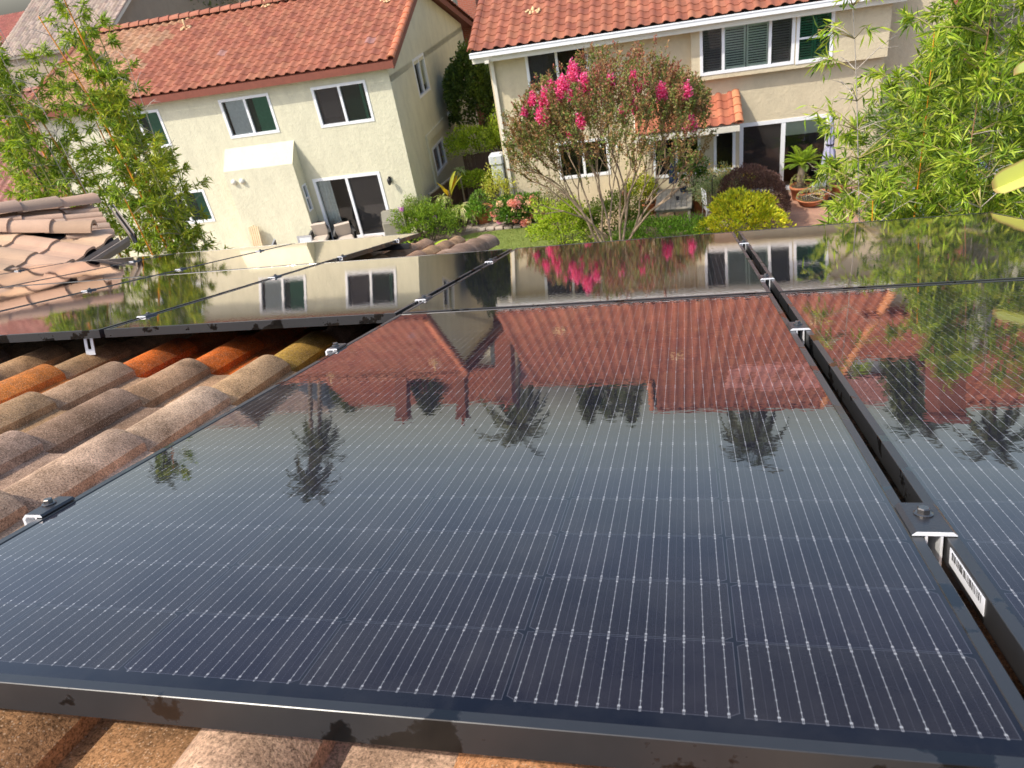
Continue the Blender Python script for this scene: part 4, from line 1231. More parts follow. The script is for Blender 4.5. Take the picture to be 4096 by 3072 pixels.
for i, (x, y, zt, ln) in enumerate([(-7.75, 9.0, 8.45, -.25), (-8.1, 9.1, 8.6, -.2), (-6.9, 9.5, 7.5, .25)]):
    bamboo(['bare grey dead bamboo with a spray of twigs, upper left', 'leafless pale bamboo tip before the tan house roof', 'thin dead bamboo tip before the orange patch of the cream house roof'][i], LG,
           (x, y, 0), (x, y, zt), 40 + i, lean=(ln, 0), stemcol=(.42, .36, .30), z_leaf=5.8, deadtip=True, ltop=0, r=.014, nb=3, bl=.55, node=.33)
RG_ = 'bamboo culms of the right clump'
rgt = [(2.42, 5.6, 7.42, -.42, GRY, 5.0, 'bare grey culm at the left side of the right bamboo clump'),
       (2.72, 5.9, 7.15, -.1, ORA, 5.0, 'thin orange culm left of the dark jointed one'),
       (2.95, 5.5, 7.35, -.12, (.30, .15, .08), 5.0, 'dark jointed culm with orange bands in the right clump'),
       (3.08, 5.7, 7.45, -.05, GRY, 5.0, 'pale grey dead culm near the right edge'),
       (3.35, 5.5, 7.35, 0, GRN, 5.0, 'green bamboo cut by the right edge of the photo'),
       (3.25, 6.3, 7.2, -.1, GRN, 4.8, 'bamboo standing behind the pale grey culm'),
       (2.65, 6.5, 6.8, 0, GRN, 4.8, 'bamboo at the back left of the right clump'),
       (3.0, 6.9, 7.0, .1, GRN, 4.8, 'rearmost bamboo of the right clump'),
       (2.30, 6.2, 6.35, -.15, GRN, 4.6, 'low leafy bamboo over the paved patio'),
       (3.6, 6.2, 7.5, .1, GRN, 5.0, 'tall bamboo beyond the right photo edge'),
       (2.85, 5.1, 6.3, 0, GRN, 4.8, 'short bamboo over the far panel corner'),
       (2.30, 5.25, 6.15, -.12, ORA, 4.6, 'short bamboo whose leaves hang over the patio by the panel edge'),
       (3.35, 5.05, 6.6, 0, GRN, 4.8, 'short bamboo right of the far panel corner')]
for i, (x, y, zt, ln, c, zl, lab) in enumerate(rgt):
    x += .05
    bamboo(lab, RG_, (x, y, 0), (x, y, zt), 60 + i, lean=(ln, 0), stemcol=c, z_leaf=zl, r=.013, nb=5, bl=.60, ll=.105, lw=.0165, cols=GL, dens=(3 if i == 0 else 14), dead_br=(.4 if i in (0, 3) else .22), node=.21)
# ---------------------------------------------------------------- crape myrtle
def build_crape():
    random.seed(3)
    base = V((-1.0, 18.4, 0)); Cc = V((.05, -.1, 3.55))
    t = thing('crape_myrtle', 'crape myrtle tree with bronze leaves and magenta pink flower clusters', 'tree', base)
    tr = MB(); lf = MB()
    BRC = [(.26, .18, .06), (.20, .22, .05), (.30, .16, .07), (.17, .22, .045), (.36, .21, .09), (.14, .18, .04)]
    tips = []
    def env(p): return V(((p.x - Cc.x) / 2.2, (p.y - Cc.y) / 1.9, (p.z - Cc.z) / (1.65 if p.z > Cc.z else 2.6))).length
    def grow(p, d, L, r, dep):
        e = p + d * L; mid_ = p.lerp(e, .5) + rdir() * L * .06
        tr.tube([p, mid_, e], [r * .85, r * .72, r * .56], 6 if dep < 3 else 4, col=(.34, .25, .17) if dep < 4 else (.22, .15, .09), cap=False)
        if dep >= 3: tips.append((e, d))
        if dep >= 8 or (e.z > 2.2 and env(e) > 1.05): tips.append((e, d)); return
        for k in range(2):
            nd = (d + rdir() * (.40 if dep < 2 else .55) + V((0, 0, .12)) + V((e.x - Cc.x, e.y - Cc.y, 0)) * .07).normalized()
            if nd.z < .1: nd.z = .15; nd.normalize()
            grow(e, nd, L * rnd(.74, .93), r * .70, dep + 1)
    for k in range(8):
        a = k / 8 * 6.28 + .3; d = V((math.cos(a) * .50, math.sin(a) * .36, 1)).normalized()
        grow(V((math.cos(a) * .12, math.sin(a) * .1, 0)), d, rnd(.95, 1.25), rnd(.045, .06), 0)
    # long upright leafy shoots
    for p, d in list(tips):
        if random.random() < .85:
            sd_ = (d + V((0, 0, .7)) + rdir() * .25).normalized(); L = rnd(.30, .60)
            if env(p + sd_ * L) > 1.22: L *= .4
            e = p + sd_ * L
            tr.tube([p, e], [.006, .002], 4, col=(.20, .13, .07), cap=False)
            n_ = int(L / .022); tone = random.choice(BRC)
            if (p.z > 4.4 and random.random() < .45): tone = (.33, .12, .075)
            for i in range(n_):
                q = p.lerp(e, (i + .5) / n_)
                a = (rdir() + sd_ * .7).normalized(); lf.leaf(q, a, rdir(), rnd(.055, .09), rnd(.03, .045), jit(tone, .22))
        for i in range(5):
            q = p + rdir() * .16
            lf.leaf(q, rdir(), rdir(), rnd(.05, .085), rnd(.03, .045), jit(random.choice(BRC), .25))
    for q in range(240):
        d = rdir(); k = rnd(.35, 1.0) ** .5
        p = Cc + V((d.x * 2.1 * k, d.y * 1.7 * k, d.z * (1.5 if d.z > 0 else 1.2) * k))
        if noise.noise(p * 1.5) < .0: continue
        e = p + V((d.x * .2, d.y * .2, rnd(.18, .42))); tr.tube([p - V((0, 0, .25)), p, e], [.006, .004, .002], 3, col=(.20, .14, .08), cap=False)
        tone = random.choice(BRC) if p.z < 4.3 or random.random() < .6 else (.34, .13, .08)
        for i in range(17):
            qq = p.lerp(e, i / 17); lf.leaf(qq, (rdir() + V((0, 0, .4))).normalized(), rdir(), rnd(.05, .085), rnd(.028, .042), jit(tone, .22))
    tr.build('trunk', M_bark, t); lf.build('crown', M_leafdull, t)
    FL = [(-1.5, 5.18, .30), (-1.75, 4.94, .30), (-1.27, 4.91, .28), (-2.54, 4.68, .22), (-2.24, 4.66, .30), (-1.93, 4.71, .20), (-2.78, 4.45, .16), (-2.34, 4.29, .32), (-1.43, 4.12, .22), (-.69, 4.91, .16), (-.19, 4.88, .15), (.12, 4.84, .12), (.44, 4.5, .20), (.99, 4.45, .18), (-.19, 4.33, .18), (-.45, 4.25, .15), (-1.78, 3.82, .13), (1.06, 3.76, .20), (-.04, 4.71, .10), (-2.05, 4.98, .14), (-1.62, 4.62, .16)]
    for i, (x, z, r) in enumerate(FL):
        if x > -1.0: r *= 1.3
        f = MB(); c = V((x, 17.3 + rnd(-.2, .2), z)) - base
        for q in range(int(420 * (r / .25) ** 2)):
            d = rdir(); k = random.random() ** .4
            lump = .75 + .5 * noise.noise(d * 2.2 + V((i * 3, 0, 0)))
            p = c + V((d.x * r * k * .68 * lump, d.y * r * k * .7 * lump, d.z * r * 1.0 * k * lump + (.25 - .25 * abs(d.x)) * r))
            f.leaf(p, rdir(), rdir(), rnd(.035, .06), rnd(.03, .05), jit(random.choice([(.74, .065, .26), (.80, .13, .36), (.60, .03, .18), (.86, .24, .46)]), .12))
        f.build('flower_cluster', M_petal, t)
build_crape()

# ---------------------------------------------------------------- shrubs
bush('purple_shrub', 'round clipped dark purple brown shrub behind the golden one', 'shrub', (2.68, 20.5, .62), .98, .92, .98, 9000, .05, .022, [(.16, .085, .065), (.125, .065, .055), (.20, .105, .08), (.09, .05, .04)], M_leafdull, bump=.10, seed=31, inner=.86, lo=0)
bush('golden_shrub', 'bright yellow green shrub in front of the purple dome', 'shrub', (2.35, 19.2, .60), 1.0, .75, .70, 4000, .095, .042, [(.78, .74, .05), (.66, .68, .05), (.84, .78, .08), (.50, .56, .04), (.30, .36, .03)], bump=.28, seed=32, inner=.7, up=.6)
bush('ground_cover', 'feathery mid green low shrub below the wooden table', 'shrub', (.3, 19.3, .25), 1.5, .7, .50, 4200, .08, .022, [(.28, .50, .07), (.36, .58, .09), (.18, .34, .04), (.10, .20, .02)], bump=.35, seed=33, inner=.6, up=.8, stem=False)
bush('shrub', 'light green shrub left of the flowering tree trunk', 'shrub', (-2.55, 19.4, .65), .95, .7, .95, 3600, .075, .034, [(.42, .54, .05), (.34, .46, .04), (.52, .60, .08), (.16, .23, .02)], bump=.35, seed=34, inner=.6)
bush('shrub', 'dark leafy shrub right behind the flowering tree trunk', 'shrub', (-1.1, 19.9, .5), 1.0, .6, .85, 3200, .07, .03, [(.13, .20, .03), (.09, .14, .02), (.2, .28, .04)], bump=.35, seed=35, inner=.6)
bush('shrub', 'thin grey green bush standing in the shade of the flowering tree', 'shrub', (-2.9, 20.9, .7), .6, .5, .9, 1500, .06, .02, [(.20, .20, .09), (.15, .15, .06), (.25, .20, .10)], M_leafdull, bump=.4, seed=36, inner=.4)
bush('garden_shrub', 'wide mid green shrub beside the covered grill, with mauve blooms', 'shrub', (-7.25, 21.15, .48), 1.05, .7, .75, 4200, .075, .032, [(.16, .26, .03), (.22, .34, .04), (.11, .18, .02), (.28, .38, .05)], bump=.38, seed=37, inner=.6)
bush('garden_shrub', 'green shrub with white specks climbing the cream house corner', 'shrub', (-7.70, 21.6, .75), .42, .35, .62, 1500, .055, .026, [(.20, .30, .05), (.28, .38, .08), (.14, .22, .03), (.30, .34, .16)], bump=.4, seed=38, inner=.6)
bush('dark_tree', 'tall dark green ivy-like tree in the shade between the two houses', 'tree', (-6.75, 27.6, 2.7), .95, 1.2, 2.1, 6500, .11, .07, [(.07, .12, .03), (.05, .085, .02), (.11, .17, .04), (.14, .21, .04)], bump=.22, seed=39, inner=.75)
bush('cloud_pruned_tree', 'bright lime green cloud pruned tree, upper broad tier', 'tree', (-6.15, 24.9, 1.95), 1.15, .8, .55, 3400, .075, .04, [(.34, .46, .03), (.44, .54, .05), (.22, .32, .02), (.14, .22, .02)], bump=.35, seed=41, inner=.6)
bush('cloud_pruned_tree', 'small round lime green pruned ball below the broad tier', 'tree', (-6.25, 23.9, .98), .58, .5, .36, 1700, .065, .034, [(.30, .42, .03), (.38, .48, .04), (.18, .28, .02)], bump=.2, seed=42, inner=.65)
bush('shrub', 'leafy green shrub against the beige house corner', 'shrub', (-5.25, 24.3, 2.2), .45, .5, .7, 1200, .08, .04, [(.26, .36, .03), (.36, .44, .05), (.14, .2, .02)], bump=.4, seed=43, inner=.5)
bush('twiggy_shrub', 'sparse yellow green twiggy shrub in front of the utility box', 'shrub', (-5.0, 22.35, 1.0), .42, .35, .75, 620, .06, .035, [(.48, .50, .08), (.38, .42, .05), (.55, .52, .12)], bump=.5, seed=44, inner=.5)
bush('shrub', 'low dark plant under the yellow leaved plant', 'shrub', (-6.6, 22.6, .25), .5, .45, .35, 1100, .07, .03, [(.10, .17, .02), (.16, .24, .03)], bump=.4, seed=45, inner=.5)
bush('shrub', 'glossy green shrub in front of the orange pot', 'shrub', (-5.9, 22.3, .35), .36, .36, .42, 900, .07, .04, [(.14, .28, .04), (.22, .38, .05)], bump=.35, seed=46)
bush('flowering_bush', 'yellow orange flowering bush by the nook window', 'shrub', (2.05, 21.5, .75), .55, .35, .62, 1700, .06, .025, [(.45, .40, .05), (.28, .36, .06), (.55, .30, .05), (.36, .40, .12)], bump=.4, seed=47, inner=.4)
bush('shrub', 'pale green airy shrub left of the purple dome', 'shrub', (1.75, 20.9, .75), .55, .4, .75, 1500, .06, .02, [(.30, .36, .18), (.22, .30, .12), (.38, .40, .2)], M_leafdull, bump=.4, seed=48, inner=.35)
bush('shrub', 'dark potted fern before the nook window', 'shrub', (1.05, 21.7, 1.15), .42, .3, .55, 1400, .07, .03, [(.06, .14, .02), (.10, .20, .03), (.04, .09, .02)], bump=.4, seed=49)
bush('shrub', 'yellow green potted shrub behind the wooden table', 'shrub', (-.45, 22.0, .65), .42, .35, .5, 1100, .07, .035, [(.38, .42, .04), (.5, .52, .06), (.2, .26, .03)], bump=.4, seed=50)
# bright glossy foliage patch at the panel corner
def broadleaf(name, label, c, n, L, W, cols, seed, cat='plant', m=None, z0=0, spread=.9, stemc=(.2, .3, .05)):
    random.seed(seed); t = thing(name, label, cat, c); lf = MB(); st = MB()
    for i in range(n):
        a = rnd(0, 6.28); tilt = rnd(.15, spread); d = V((math.cos(a) * tilt, math.sin(a) * tilt, 1)).normalized()
        h = rnd(.5, 1.0) * z0
        s0 = V((0, 0, 0)); s1 = d * h
        if z0: st.tube([s0, s1], [.008, .005], 4, col=stemc)
        col = jit(random.choice(cols), .15); K = 5; side = d.cross(V((math.sin(a), -math.cos(a), .2))).normalized()
        side = d.cross(rdir()).normalized(); out = V((math.cos(a), math.sin(a), 0))
        vs = []; p = s1; dd = d.copy(); LL = L * rnd(.7, 1.15)
        for k in range(K + 1):
            f = k / K; w_ = W * math.sin(math.pi * (f * .9 + .06)) ** .8 * .5
            vs += [p - side * w_, p + side.cross(dd) * (-w_ * .25), p + side * w_]
            dd = (dd + V((0, 0, -.24 * spread)) + out * .05).normalized(); p = p + dd * (LL / K)
        fs = []
        for k in range(K):
            b_ = k * 3; fs += [(b_, b_ + 1, b_ + 4, b_ + 3), (b_ + 1, b_ + 2, b_ + 5, b_ + 4)]
        lf.add(vs, fs, col=col, smooth=True)
    lf.build('leaves', m or M_leaf, t)
    if st.v: st.build('stem', M_bark, t)
    return t
broadleaf('broadleaf_plant', 'glossy lime green broad leaves rising behind the far panel corner', (-6.65, 18.6, 0), 26, .75, .22, [(.34, .52, .04), (.46, .60, .06), (.24, .40, .03)], 51, z0=.55)
broadleaf('dracaena', 'yellow leaved plant on a thin stalk at the cream house side window', (-6.85, 22.8, .72), 9, .75, .13, [(.78, .46, .04), (.70, .52, .06), (.62, .34, .04), (.42, .44, .06)], 52, z0=.35, spread=.55, stemc=(.4, .22, .1))
st = MB(); st.tube([(-6.85, 22.8, 0), (-6.80, 22.8, .4), (-6.85, 22.8, 1.1)], [.03, .026, .02], 7, col=(.36, .22, .12)); 
_o = st.build('stalk', M_bark, None); _d = [o for o in bpy.data.objects if o.get('label', '').startswith('yellow leaved plant on')][0]; _o.parent = _d; _o.location = V((6.85, -22.8, -.72))
YC = [(.50, .52, .22), (.42, .48, .16), (.62, .60, .32), (.28, .36, .10)]
for i, (x, y, z, L, lab) in enumerate([(-7.0, 22.5, .95, .42, 'spiky pale green yucca rosette against the shaded wall'), (-6.35, 22.3, .62, .48, 'spiky variegated yucca rosette beside the orange pot'), (-6.05, 22.2, .40, .42, 'lowest spiky variegated rosette, left of the orange pot'), (-6.75, 22.2, .42, .42, 'spiky rosette between grey stalks behind the mauve blooms'), (-6.55, 23.4, 1.55, .40, 'grassy grey green spiky top beside the lime tree')]):
    t = broadleaf('yucca', lab, (x, y, 0), 60, L, .035, YC if i < 4 else [(.20, .28, .10), (.26, .34, .14)], 53 + i, spread=1.9)
    for ch in kids(t): ch.location = (0, 0, z)
    s_ = MB(); s_.tube([(0, 0, 0), (.02, 0, z * .6), (0, 0, z)], [.035, .03, .028], 7, col=(.30, .25, .18)); s_.build('stalk', M_bark, t)
# agapanthus-like strap leaves at the beige wall
broadleaf('strap_leaf_plant', 'dark green strap leaves against the beige wall behind the hydrangeas', (-3.9, 21.9, .0), 46, 1.05, .05, [(.07, .13, .03), (.10, .18, .04)], 58, spread=.75)
# mauve blooms
def blooms(label, pts, cols, r, n, seed, stem=True, name='flower_head', parent=None):
    pass
random.seed(60)
for (x, y, z, lab) in ((-7.75, 20.6, 1.32, 'mauve pink bloom above the wide green shrub'), (-6.95, 21.2, .75, 'mauve bloom on a grey stalk, nearer the lawn')):
    t = thing('mauve_flower', lab, 'flower', (x, y, 0)); f = MB()
    for q in range(60):
        d = rdir(); f.leaf(V((0, 0, z)) + d * rnd(.02, .09), rdir(), rdir(), .05, .04, jit(random.choice([(.55, .2, .65), (.8, .35, .6), (.4, .15, .6)]), .1))
    f.build('petals', M_petal, t); s_ = MB(); s_.tube([(0, 0, 0), (0, 0, z)], .008, 5, col=(.3, .3, .15)); s_.build('stalk', M_bark, t)
# hydrangeas
def hydrangea():
    random.seed(61)
    t = bush('hydrangea', 'hydrangea with round pink and peach flower heads at the lawn edge', 'shrub', (-4.35, 21.95, .42), .85, .45, .45, 2600, .10, .065, [(.10, .20, .03), (.15, .28, .04), (.07, .14, .02)], bump=.25, seed=61)
    for i in range(30):
        a = rnd(-.95, .95); z = rnd(.18, 1.0); c = V((-4.35 + a * .9, 21.55 + abs(a) * .2 - (1 - z) * .1 + rnd(0, .15), z)); r = rnd(.085, .13)
        tone = random.choice([(.80, .30, .28), (.82, .42, .34), (.85, .60, .40), (.78, .34, .36)]) if i != 3 else (.80, .18, .50)
        f = MB()
        for q in range(130):
            d = rdir(); p = c + d * r * rnd(.85, 1.05)
            f.leaf(p, (rdir() + d * .3).normalized(), d, .036, .034, jit(tone, .12))
        f.build('flower_head', M_petal, t)
hydrangea()

# sago palm in its pot
def fronds(mb, c, n, L, cols, z_up, seed, lw=.02, ll=.16, arch=.9, wid=1.0, ring=1.0):
    random.seed(seed)
    for i in range(n):
        a = i * 2.399 + rnd(-.2, .2); el_ = z_up * (1 - .75 * (i / n)) ; d = V((math.cos(a), math.sin(a), math.tan(el_))).normalized()
        p = V(c); K = 14; tone = jit(random.choice(cols), .12); LL = L * rnd(.85, 1.1)
        for k in range(K):
            f = k / K; q = p + d * (LL / K)
            mb.tube([p, q], [.008 * (1 - f) + .002] * 2, 3, col=tone, cap=False)
            side = d.cross(V((0, 0, 1))).normalized(); up = side.cross(d)
            if f > .1:
                for s_ in (-1, 1):
                    for j in (0, .5):
                        pp = p.lerp(q, j); ld = (side * s_ + d * .55 + up * .28).normalized()
                        mb.leaf(pp, ld, up, ll * wid * math.sin(math.pi * (.12 + f * .85)) * rnd(.85, 1.1), lw, jit(tone, .1))
            d = (d + V((0, 0, -arch / K))).normalized(); p = q
t = thing('sago_palm', 'potted sago palm in front of the glass sliding door', 'palm', (4.22, 22.15, 0))
m = MB(); fronds(m, (0, 0, 1.02), 26, .66, [(.22, .34, .02), (.30, .42, .03), (.16, .26, .02)], 1.25, 71, lw=.016, ll=.15, arch=1.0); m.build('fronds', M_leaf, t)
m = MB(); m.tube([(0, 0, .25), (0, 0, .6), (0, 0, 1.04)], [.11, .12, .085], 12, col=(.22, .17, .12)); m.build('trunk', M_bark, t)
def pot(label, c, r, h, wide=1.0, fill=None, seed=1, name='plant_pot', mt=None, bowl=False, cat='pot'):
    t = thing(name, label, cat, c); m = MB()
    if bowl: prof = [(r * .45, 0), (r * .8, h * .35), (r, h * .85), (r * 1.06, h * .86), (r * 1.06, h), (r * .95, h), (r * .92, h * .84), (0.01, h * .82)]
    else: prof = [(r * .68, 0), (r * .72, .01), (r * .94, h * .82), (r * 1.05, h * .83), (r * 1.05, h), (r * .93, h), (r * .92, h * .86), (.01, h * .85)]
    m.lathe(prof, 24); m.build('pot', mt or M_terra, t)
    s_ = MB(); s_.lathe([(r * .9, h * .86), (r * .5, h * .9), (.01, h * .91)], 16); s_.build('soil', M_soil, t)
    if fill:
        cols, n, fh, L, W = fill; random.seed(seed); lf = MB()
        for i in range(n):
            d = rdir(); p = V((d.x * r * .95, d.y * r * .95, h + abs(d.z) * fh)); lf.leaf(p, (d + V((0, 0, .5))).normalized(), rdir(), L * rnd(.7, 1.2), W, jit(random.choice(cols), .2))
        lf.build('foliage', M_leaf, t)
    return t
GRc = [(.30, .40, .12), (.22, .32, .08), (.42, .46, .22)]
pot('tall terracotta pot holding the sago palm', (4.22, 22.15, 0), .30, .42, fill=([(.34, .42, .10), (.45, .45, .2), (.3, .2, .12)], 260, .35, .05, .035), seed=2)
pot('wide shallow terracotta bowl of grey and yellow succulents', (4.42, 21.55, 0), .38, .24, bowl=True, fill=([(.42, .45, .38), (.5, .48, .12), (.34, .34, .28), (.55, .52, .16)], 420, .22, .05, .035), seed=3)
pot('terracotta pot with grassy plant beside the lavender umbrella pole', (4.78, 21.75, 0), .20, .32, fill=(GRc, 260, .42, .09, .018), seed=4)
pot('brown pot at the right behind the umbrella', (5.25, 22.1, 0), .24, .42, fill=(GRc, 200, .3, .07, .03), seed=5)
pot('round terracotta pot left of the wooden table', (-.25, 22.0, 0), .27, .38, fill=([(.5, .4, .3), (.42, .4, .2)], 160, .25, .06, .02), seed=6)
pot('tall terracotta pot behind the folded chair', (1.3, 21.75, 0), .22, .60, fill=([(.12, .22, .04)], 200, .3, .07, .03), seed=7)
pot('brown speckled pot under the yellow flowering bush', (1.95, 21.45, 0), .25, .45, mt=M_brick, fill=(GRc, 60, .2, .06, .03), seed=8)
pot('orange terracotta pot on the stone path between the houses', (-5.75, 22.55, 0), .38, .50, fill=([(.12, .22, .04), (.2, .32, .05)], 420, .55, .09, .045), seed=9)

# umbrellas (folded)
def umbrella(label, c, h, z0, z1, r, cloth, tiers=1, baseh=True, tilt=0):
    t = thing('folded_umbrella', label, 'umbrella', c, (0, tilt, 0)); m = MB(); m.tube([(0, 0, 0), (0, 0, h)], .022, 10); m.build('pole', M_rubber if tiers > 1 else M_wood, t)
    m = MB(); K = 28; rings = 9; vs = []; fs = []
    for i in range(rings + 1):
        f = i / rings; z = z1 - (z1 - z0) * f
        prof = .16 + .84 * f ** .8
        if tiers > 1: prof *= (1 - .45 * math.exp(-((f - .52) / .05) ** 2))
        for k in range(K):
            a = 2 * math.pi * k / K; rr = r * prof * (1 + .28 * math.cos(a * 7 + .6 * math.sin(f * 4)))
            vs.append((rr * math.cos(a), rr * math.sin(a), z))
    for i in range(rings):
        for k in range(K): fs.append((i * K + k, i * K + (k + 1) % K, (i + 1) * K + (k + 1) % K, (i + 1) * K + k))
    m.add(vs, fs, smooth=True); m.add([vs[k] for k in range(K)] , [tuple(range(K))]); m.build('canopy', cloth, t)
    if tiers > 1:
        m = MB(); m.lathe([(r * .66, -.02), (r * .68, 0), (r * .66, .02)], 20, (0, 0, z1 - (z1 - z0) * .52)); m.build('strap', M_rubber, t)
    m = MB(); m.lathe([(.0, -.03), (.02, -.02), (.02, .02), (.008, .06), (0, .07)], 8, (0, 0, z1)); m.build('finial', M_rubber, t)
    if baseh: m = MB(); m.lathe([(.26, 0), (.26, .05), (.05, .07), (.03, .14)], 20); m.build('base', M_rubber, t)
M_lav = simple('lavender_canvas', (.36, .36, .50), .85, .12, 10)
M_navy = simple('navy_canvas', (.035, .055, .11), .8, .2, 10)
umbrella('closed lavender grey umbrella with a black strap beside the glass door', (4.88, 21.75, 0), 2.35, .98, 2.42, .17, M_lav, 2)
umbrella('closed navy umbrella standing through the weathered table', (.56, 21.05, 0), 2.0, 1.22, 2.08, .12, M_navy, 1, True)
# wooden table
t = thing('wooden_table', 'weathered grey square outdoor table on the flagstones', 'table', (.56, 21.05, 0), (0, 0, -.03))
m = MB()
for i in range(7): m.bbox(-.52 + i * .149, -.52 + i * .149 + .143, -.88, .88, .715, .75, b=.006)
m.build('tabletop', M_wood, t)
m = MB(); m.box(-.47, .47, -.80, -.77, .63, .714); m.box(-.47, .47, .77, .80, .63, .714); m.box(-.47, -.44, -.769, .769, .63, .714); m.box(.44, .47, -.769, .769, .63, .714); m.build('apron', M_wood, t)
for sx in (-.44, .44):
    for sy in (-.78, .78): m = MB(); m.bbox(sx - .04, sx + .04, sy - .04, sy + .04, 0, .629, b=.006); m.build('leg', M_wood, t)
pot('small dark blue pot with a silvery plant on the table', (.82, 21.55, .75), .10, .14, mt=M_navy, fill=([(.40, .42, .36), (.3, .34, .26)], 200, .22, .05, .02), seed=10)
t = thing('votive_cup', 'small dark cup at the umbrella foot on the table', 'cup', (.66, 20.9, .75)); m = MB(); m.lathe([(.04, 0), (.055, .09), (.048, .09), (.036, .01)], 12); m.build('cup', M_rubber, t)
# folded white chair leaning, and a metal lantern post
t = thing('folding_chair', 'white folding chair seen edge on beside the table', 'chair', (1.38, 20.75, 0), (0, 0, .25))
m = MB()
for y in (-.20, .20): m.tube([(0, y, 0), (.05, y, .5), (.02, y, 1.02)], .014, 6)
for y in (-.17, .17): m.tube([(.28, y, 0), (.05, y, .48)], .013, 6)
m.tube([(.02, -.20, 1.02), (.02, .20, 1.02)], .014, 6); m.build('frame', M_white, t)
m = MB()
for k in range(6): m.box(.0, .014, -.19, .19, .62 + k * .062, .665 + k * .062)
m.build('backrest', M_white, t); m = MB(); m.bbox(.05, .42, -.19, .19, .44, .462, b=.005); m.build('seat', M_white, t)
t = thing('garden_hook', 'slim black garden pole left of the purple dome', 'pole', (1.62, 20.35, 0)); m = MB(); m.tube([(0, 0, 0), (0, 0, 1.45), (.05, 0, 1.55), (.12, 0, 1.5)], .014, 7); m.build('pole', M_rubber, t)
m = MB(); m.lathe([(.08, 0), (.08, .015)], 12); m.build('base', M_rubber, t)
def barrel_bin():
    t = thing('bronze_figure', 'small dark rust brown garden lantern standing under the tree', 'lantern', (-.9, 21.6, 0)); m = MB(); m.lathe([(.10, 0), (.10, .5), (.14, .52), (.14, .78), (.16, .8), (.02, .95)], 8, smooth=False); m.build('lantern_body', M_fasc, t)
barrel_bin()
# utility box, gate, fence, side yard
t = thing('utility_cabinet', 'pale grey utility cabinet on the beige house corner', 'cabinet', (-5.0, 22.78, 1.2), (0, 0, YAW))
m = MB(); m.bbox(-.20, .19, -.18, .18, 0, .62, b=.02); m.build('cabinet', M_lgrey, t); m = MB(); m.bbox(-.23, .22, -.22, .20, .621, .95, b=.04); m.build('lid', M_lgrey, t)
m = MB(); m.box(-.08, .08, -.1, .1, -1.2, -.001); m.build('pedestal', M_lgrey, t)
M_fence = simple('brown_fence_boards', (.11, .07, .05), .8, .25, 5)
def fence(A, B, h, lab, n):
    A, B = V(A), V(B); d = B - A; t = thing('wooden_fence', lab, 'fence', A, (0, 0, math.atan2(d.y, d.x))); L = d.length; m = MB(); w_ = L / n
    for i in range(n): m.box(i * w_ + .004, (i + 1) * w_ - .004, -.01, .01, .04, h + rnd(-.02, .02))
    m.build('boards', M_fence, t)
    m = MB(); m.box(0, L, .011, .05, h - .3, h - .22); m.box(0, L, .011, .05, .25, .33); m.build('fence_rail', M_fence, t)
    m = MB(); m.box(-.02, L + .02, -.04, .06, h + .022, h + .055); m.build('fence_cap', M_wood, t)
fence((-6.9, 25.3, 0), (-5.0, 25.4, 0), 1.55, 'dark brown gate like fence across the gap behind the lime tree', 13)
fence((-7.45, 22.6, 0), (-6.95, 25.28, 0), 1.05, 'low brown fence running along the cream house side', 18)
fence((-5.75, 26.2, 0), (-5.3, 31.0, 0), 2.55, 'tall brown fence with a pale cap beyond the dark tree', 26)
# cream house patio items
t = thing('grill', 'covered barbecue grill with a taupe cover at the door corner', 'grill', (-8.25, 21.15, 0), (0, 0, .15))
M_taupe = simple('taupe_cover', (.24, .22, .17), .7, .15, 6, .3, 12, bdist=.02)
m = MB(); m.bbox(-.42, .36, -.28, .28, .30, .86, b=.04); m.prism([(-.40, -.26, .86), (-.40, .26, .86), (-.40, .17, 1.12), (-.40, -.12, 1.16)], (0, 0, 0), (.72, 0, 0)); m.build('cover', M_taupe, t)
m = MB(); m.bbox(-.40, .34, -.26, .26, .02, .299, b=.02); m.build('base', M_rubber, t)
def wicker(label, c, rz):
    t = thing('wicker_armchair', label, 'armchair', c, (0, 0, rz)); m = MB()
    K = 14; vs = []; fs = []
    for i in range(K + 1):
        a = math.pi * (1.02 + .0) * i / K; rr = .36
        x, y = rr * math.cos(a), rr * math.sin(a) * .95; zt = .55 + .33 * math.sin(a) ** 2
        vs += [(x, y, .10), (x * 1.08, y * 1.08, zt), (x * .88, y * .88, zt), (x * .82, y * .82, .12)]
    for i in range(K):
        for k in range(3): fs.append((i * 4 + k, i * 4 + k + 1, i * 4 + 4 + k + 1, i * 4 + 4 + k))
    m.add(vs, fs, smooth=False); m.box(-.36, .36, -.36, -.001, .10, .30); m.build('shell', M_wick, t)
    m = MB(); m.bbox(-.27, .27, -.36, .22, .301, .43, b=.04); m.build('seat', M_cush, t)
    m = MB(); m.obox((0, .22, .62), (.25, 0, 0), (0, .05, .02), (0, -.06, .23)); m.build('back_cushion', M_cush, t)
    for sx in (-.28, .28):
        for sy in (-.28, .2): m = MB(); m.tube([(sx, sy, 0), (sx, sy, .11)], .02, 6); m.build('leg', M_wick, t)
M_wick = simple('dark_wicker', (.04, .038, .035), .6, .3, 60, .4, 90)
M_cush = simple('beige_cushion', (.50, .42, .34), .9, .06, 8)
wicker('dark wicker armchair with beige cushions before the sliding door', (-10.1, 21.0, 0), .5)
wicker('wicker armchair at the wall corner, mostly its beige seat showing', (-11.1, 21.2, 0), .2)
t = thing('side_table', 'low dark wicker table right of the armchair', 'table', (-9.1, 20.7, 0)); m = MB(); m.bbox(-.36, .36, -.3, .3, .06, .40, b=.02); m.build('body', M_wick, t); m = MB(); m.box(-.34, .34, -.28, .28, .401, .412); m.build('tabletop', M_conc, t)
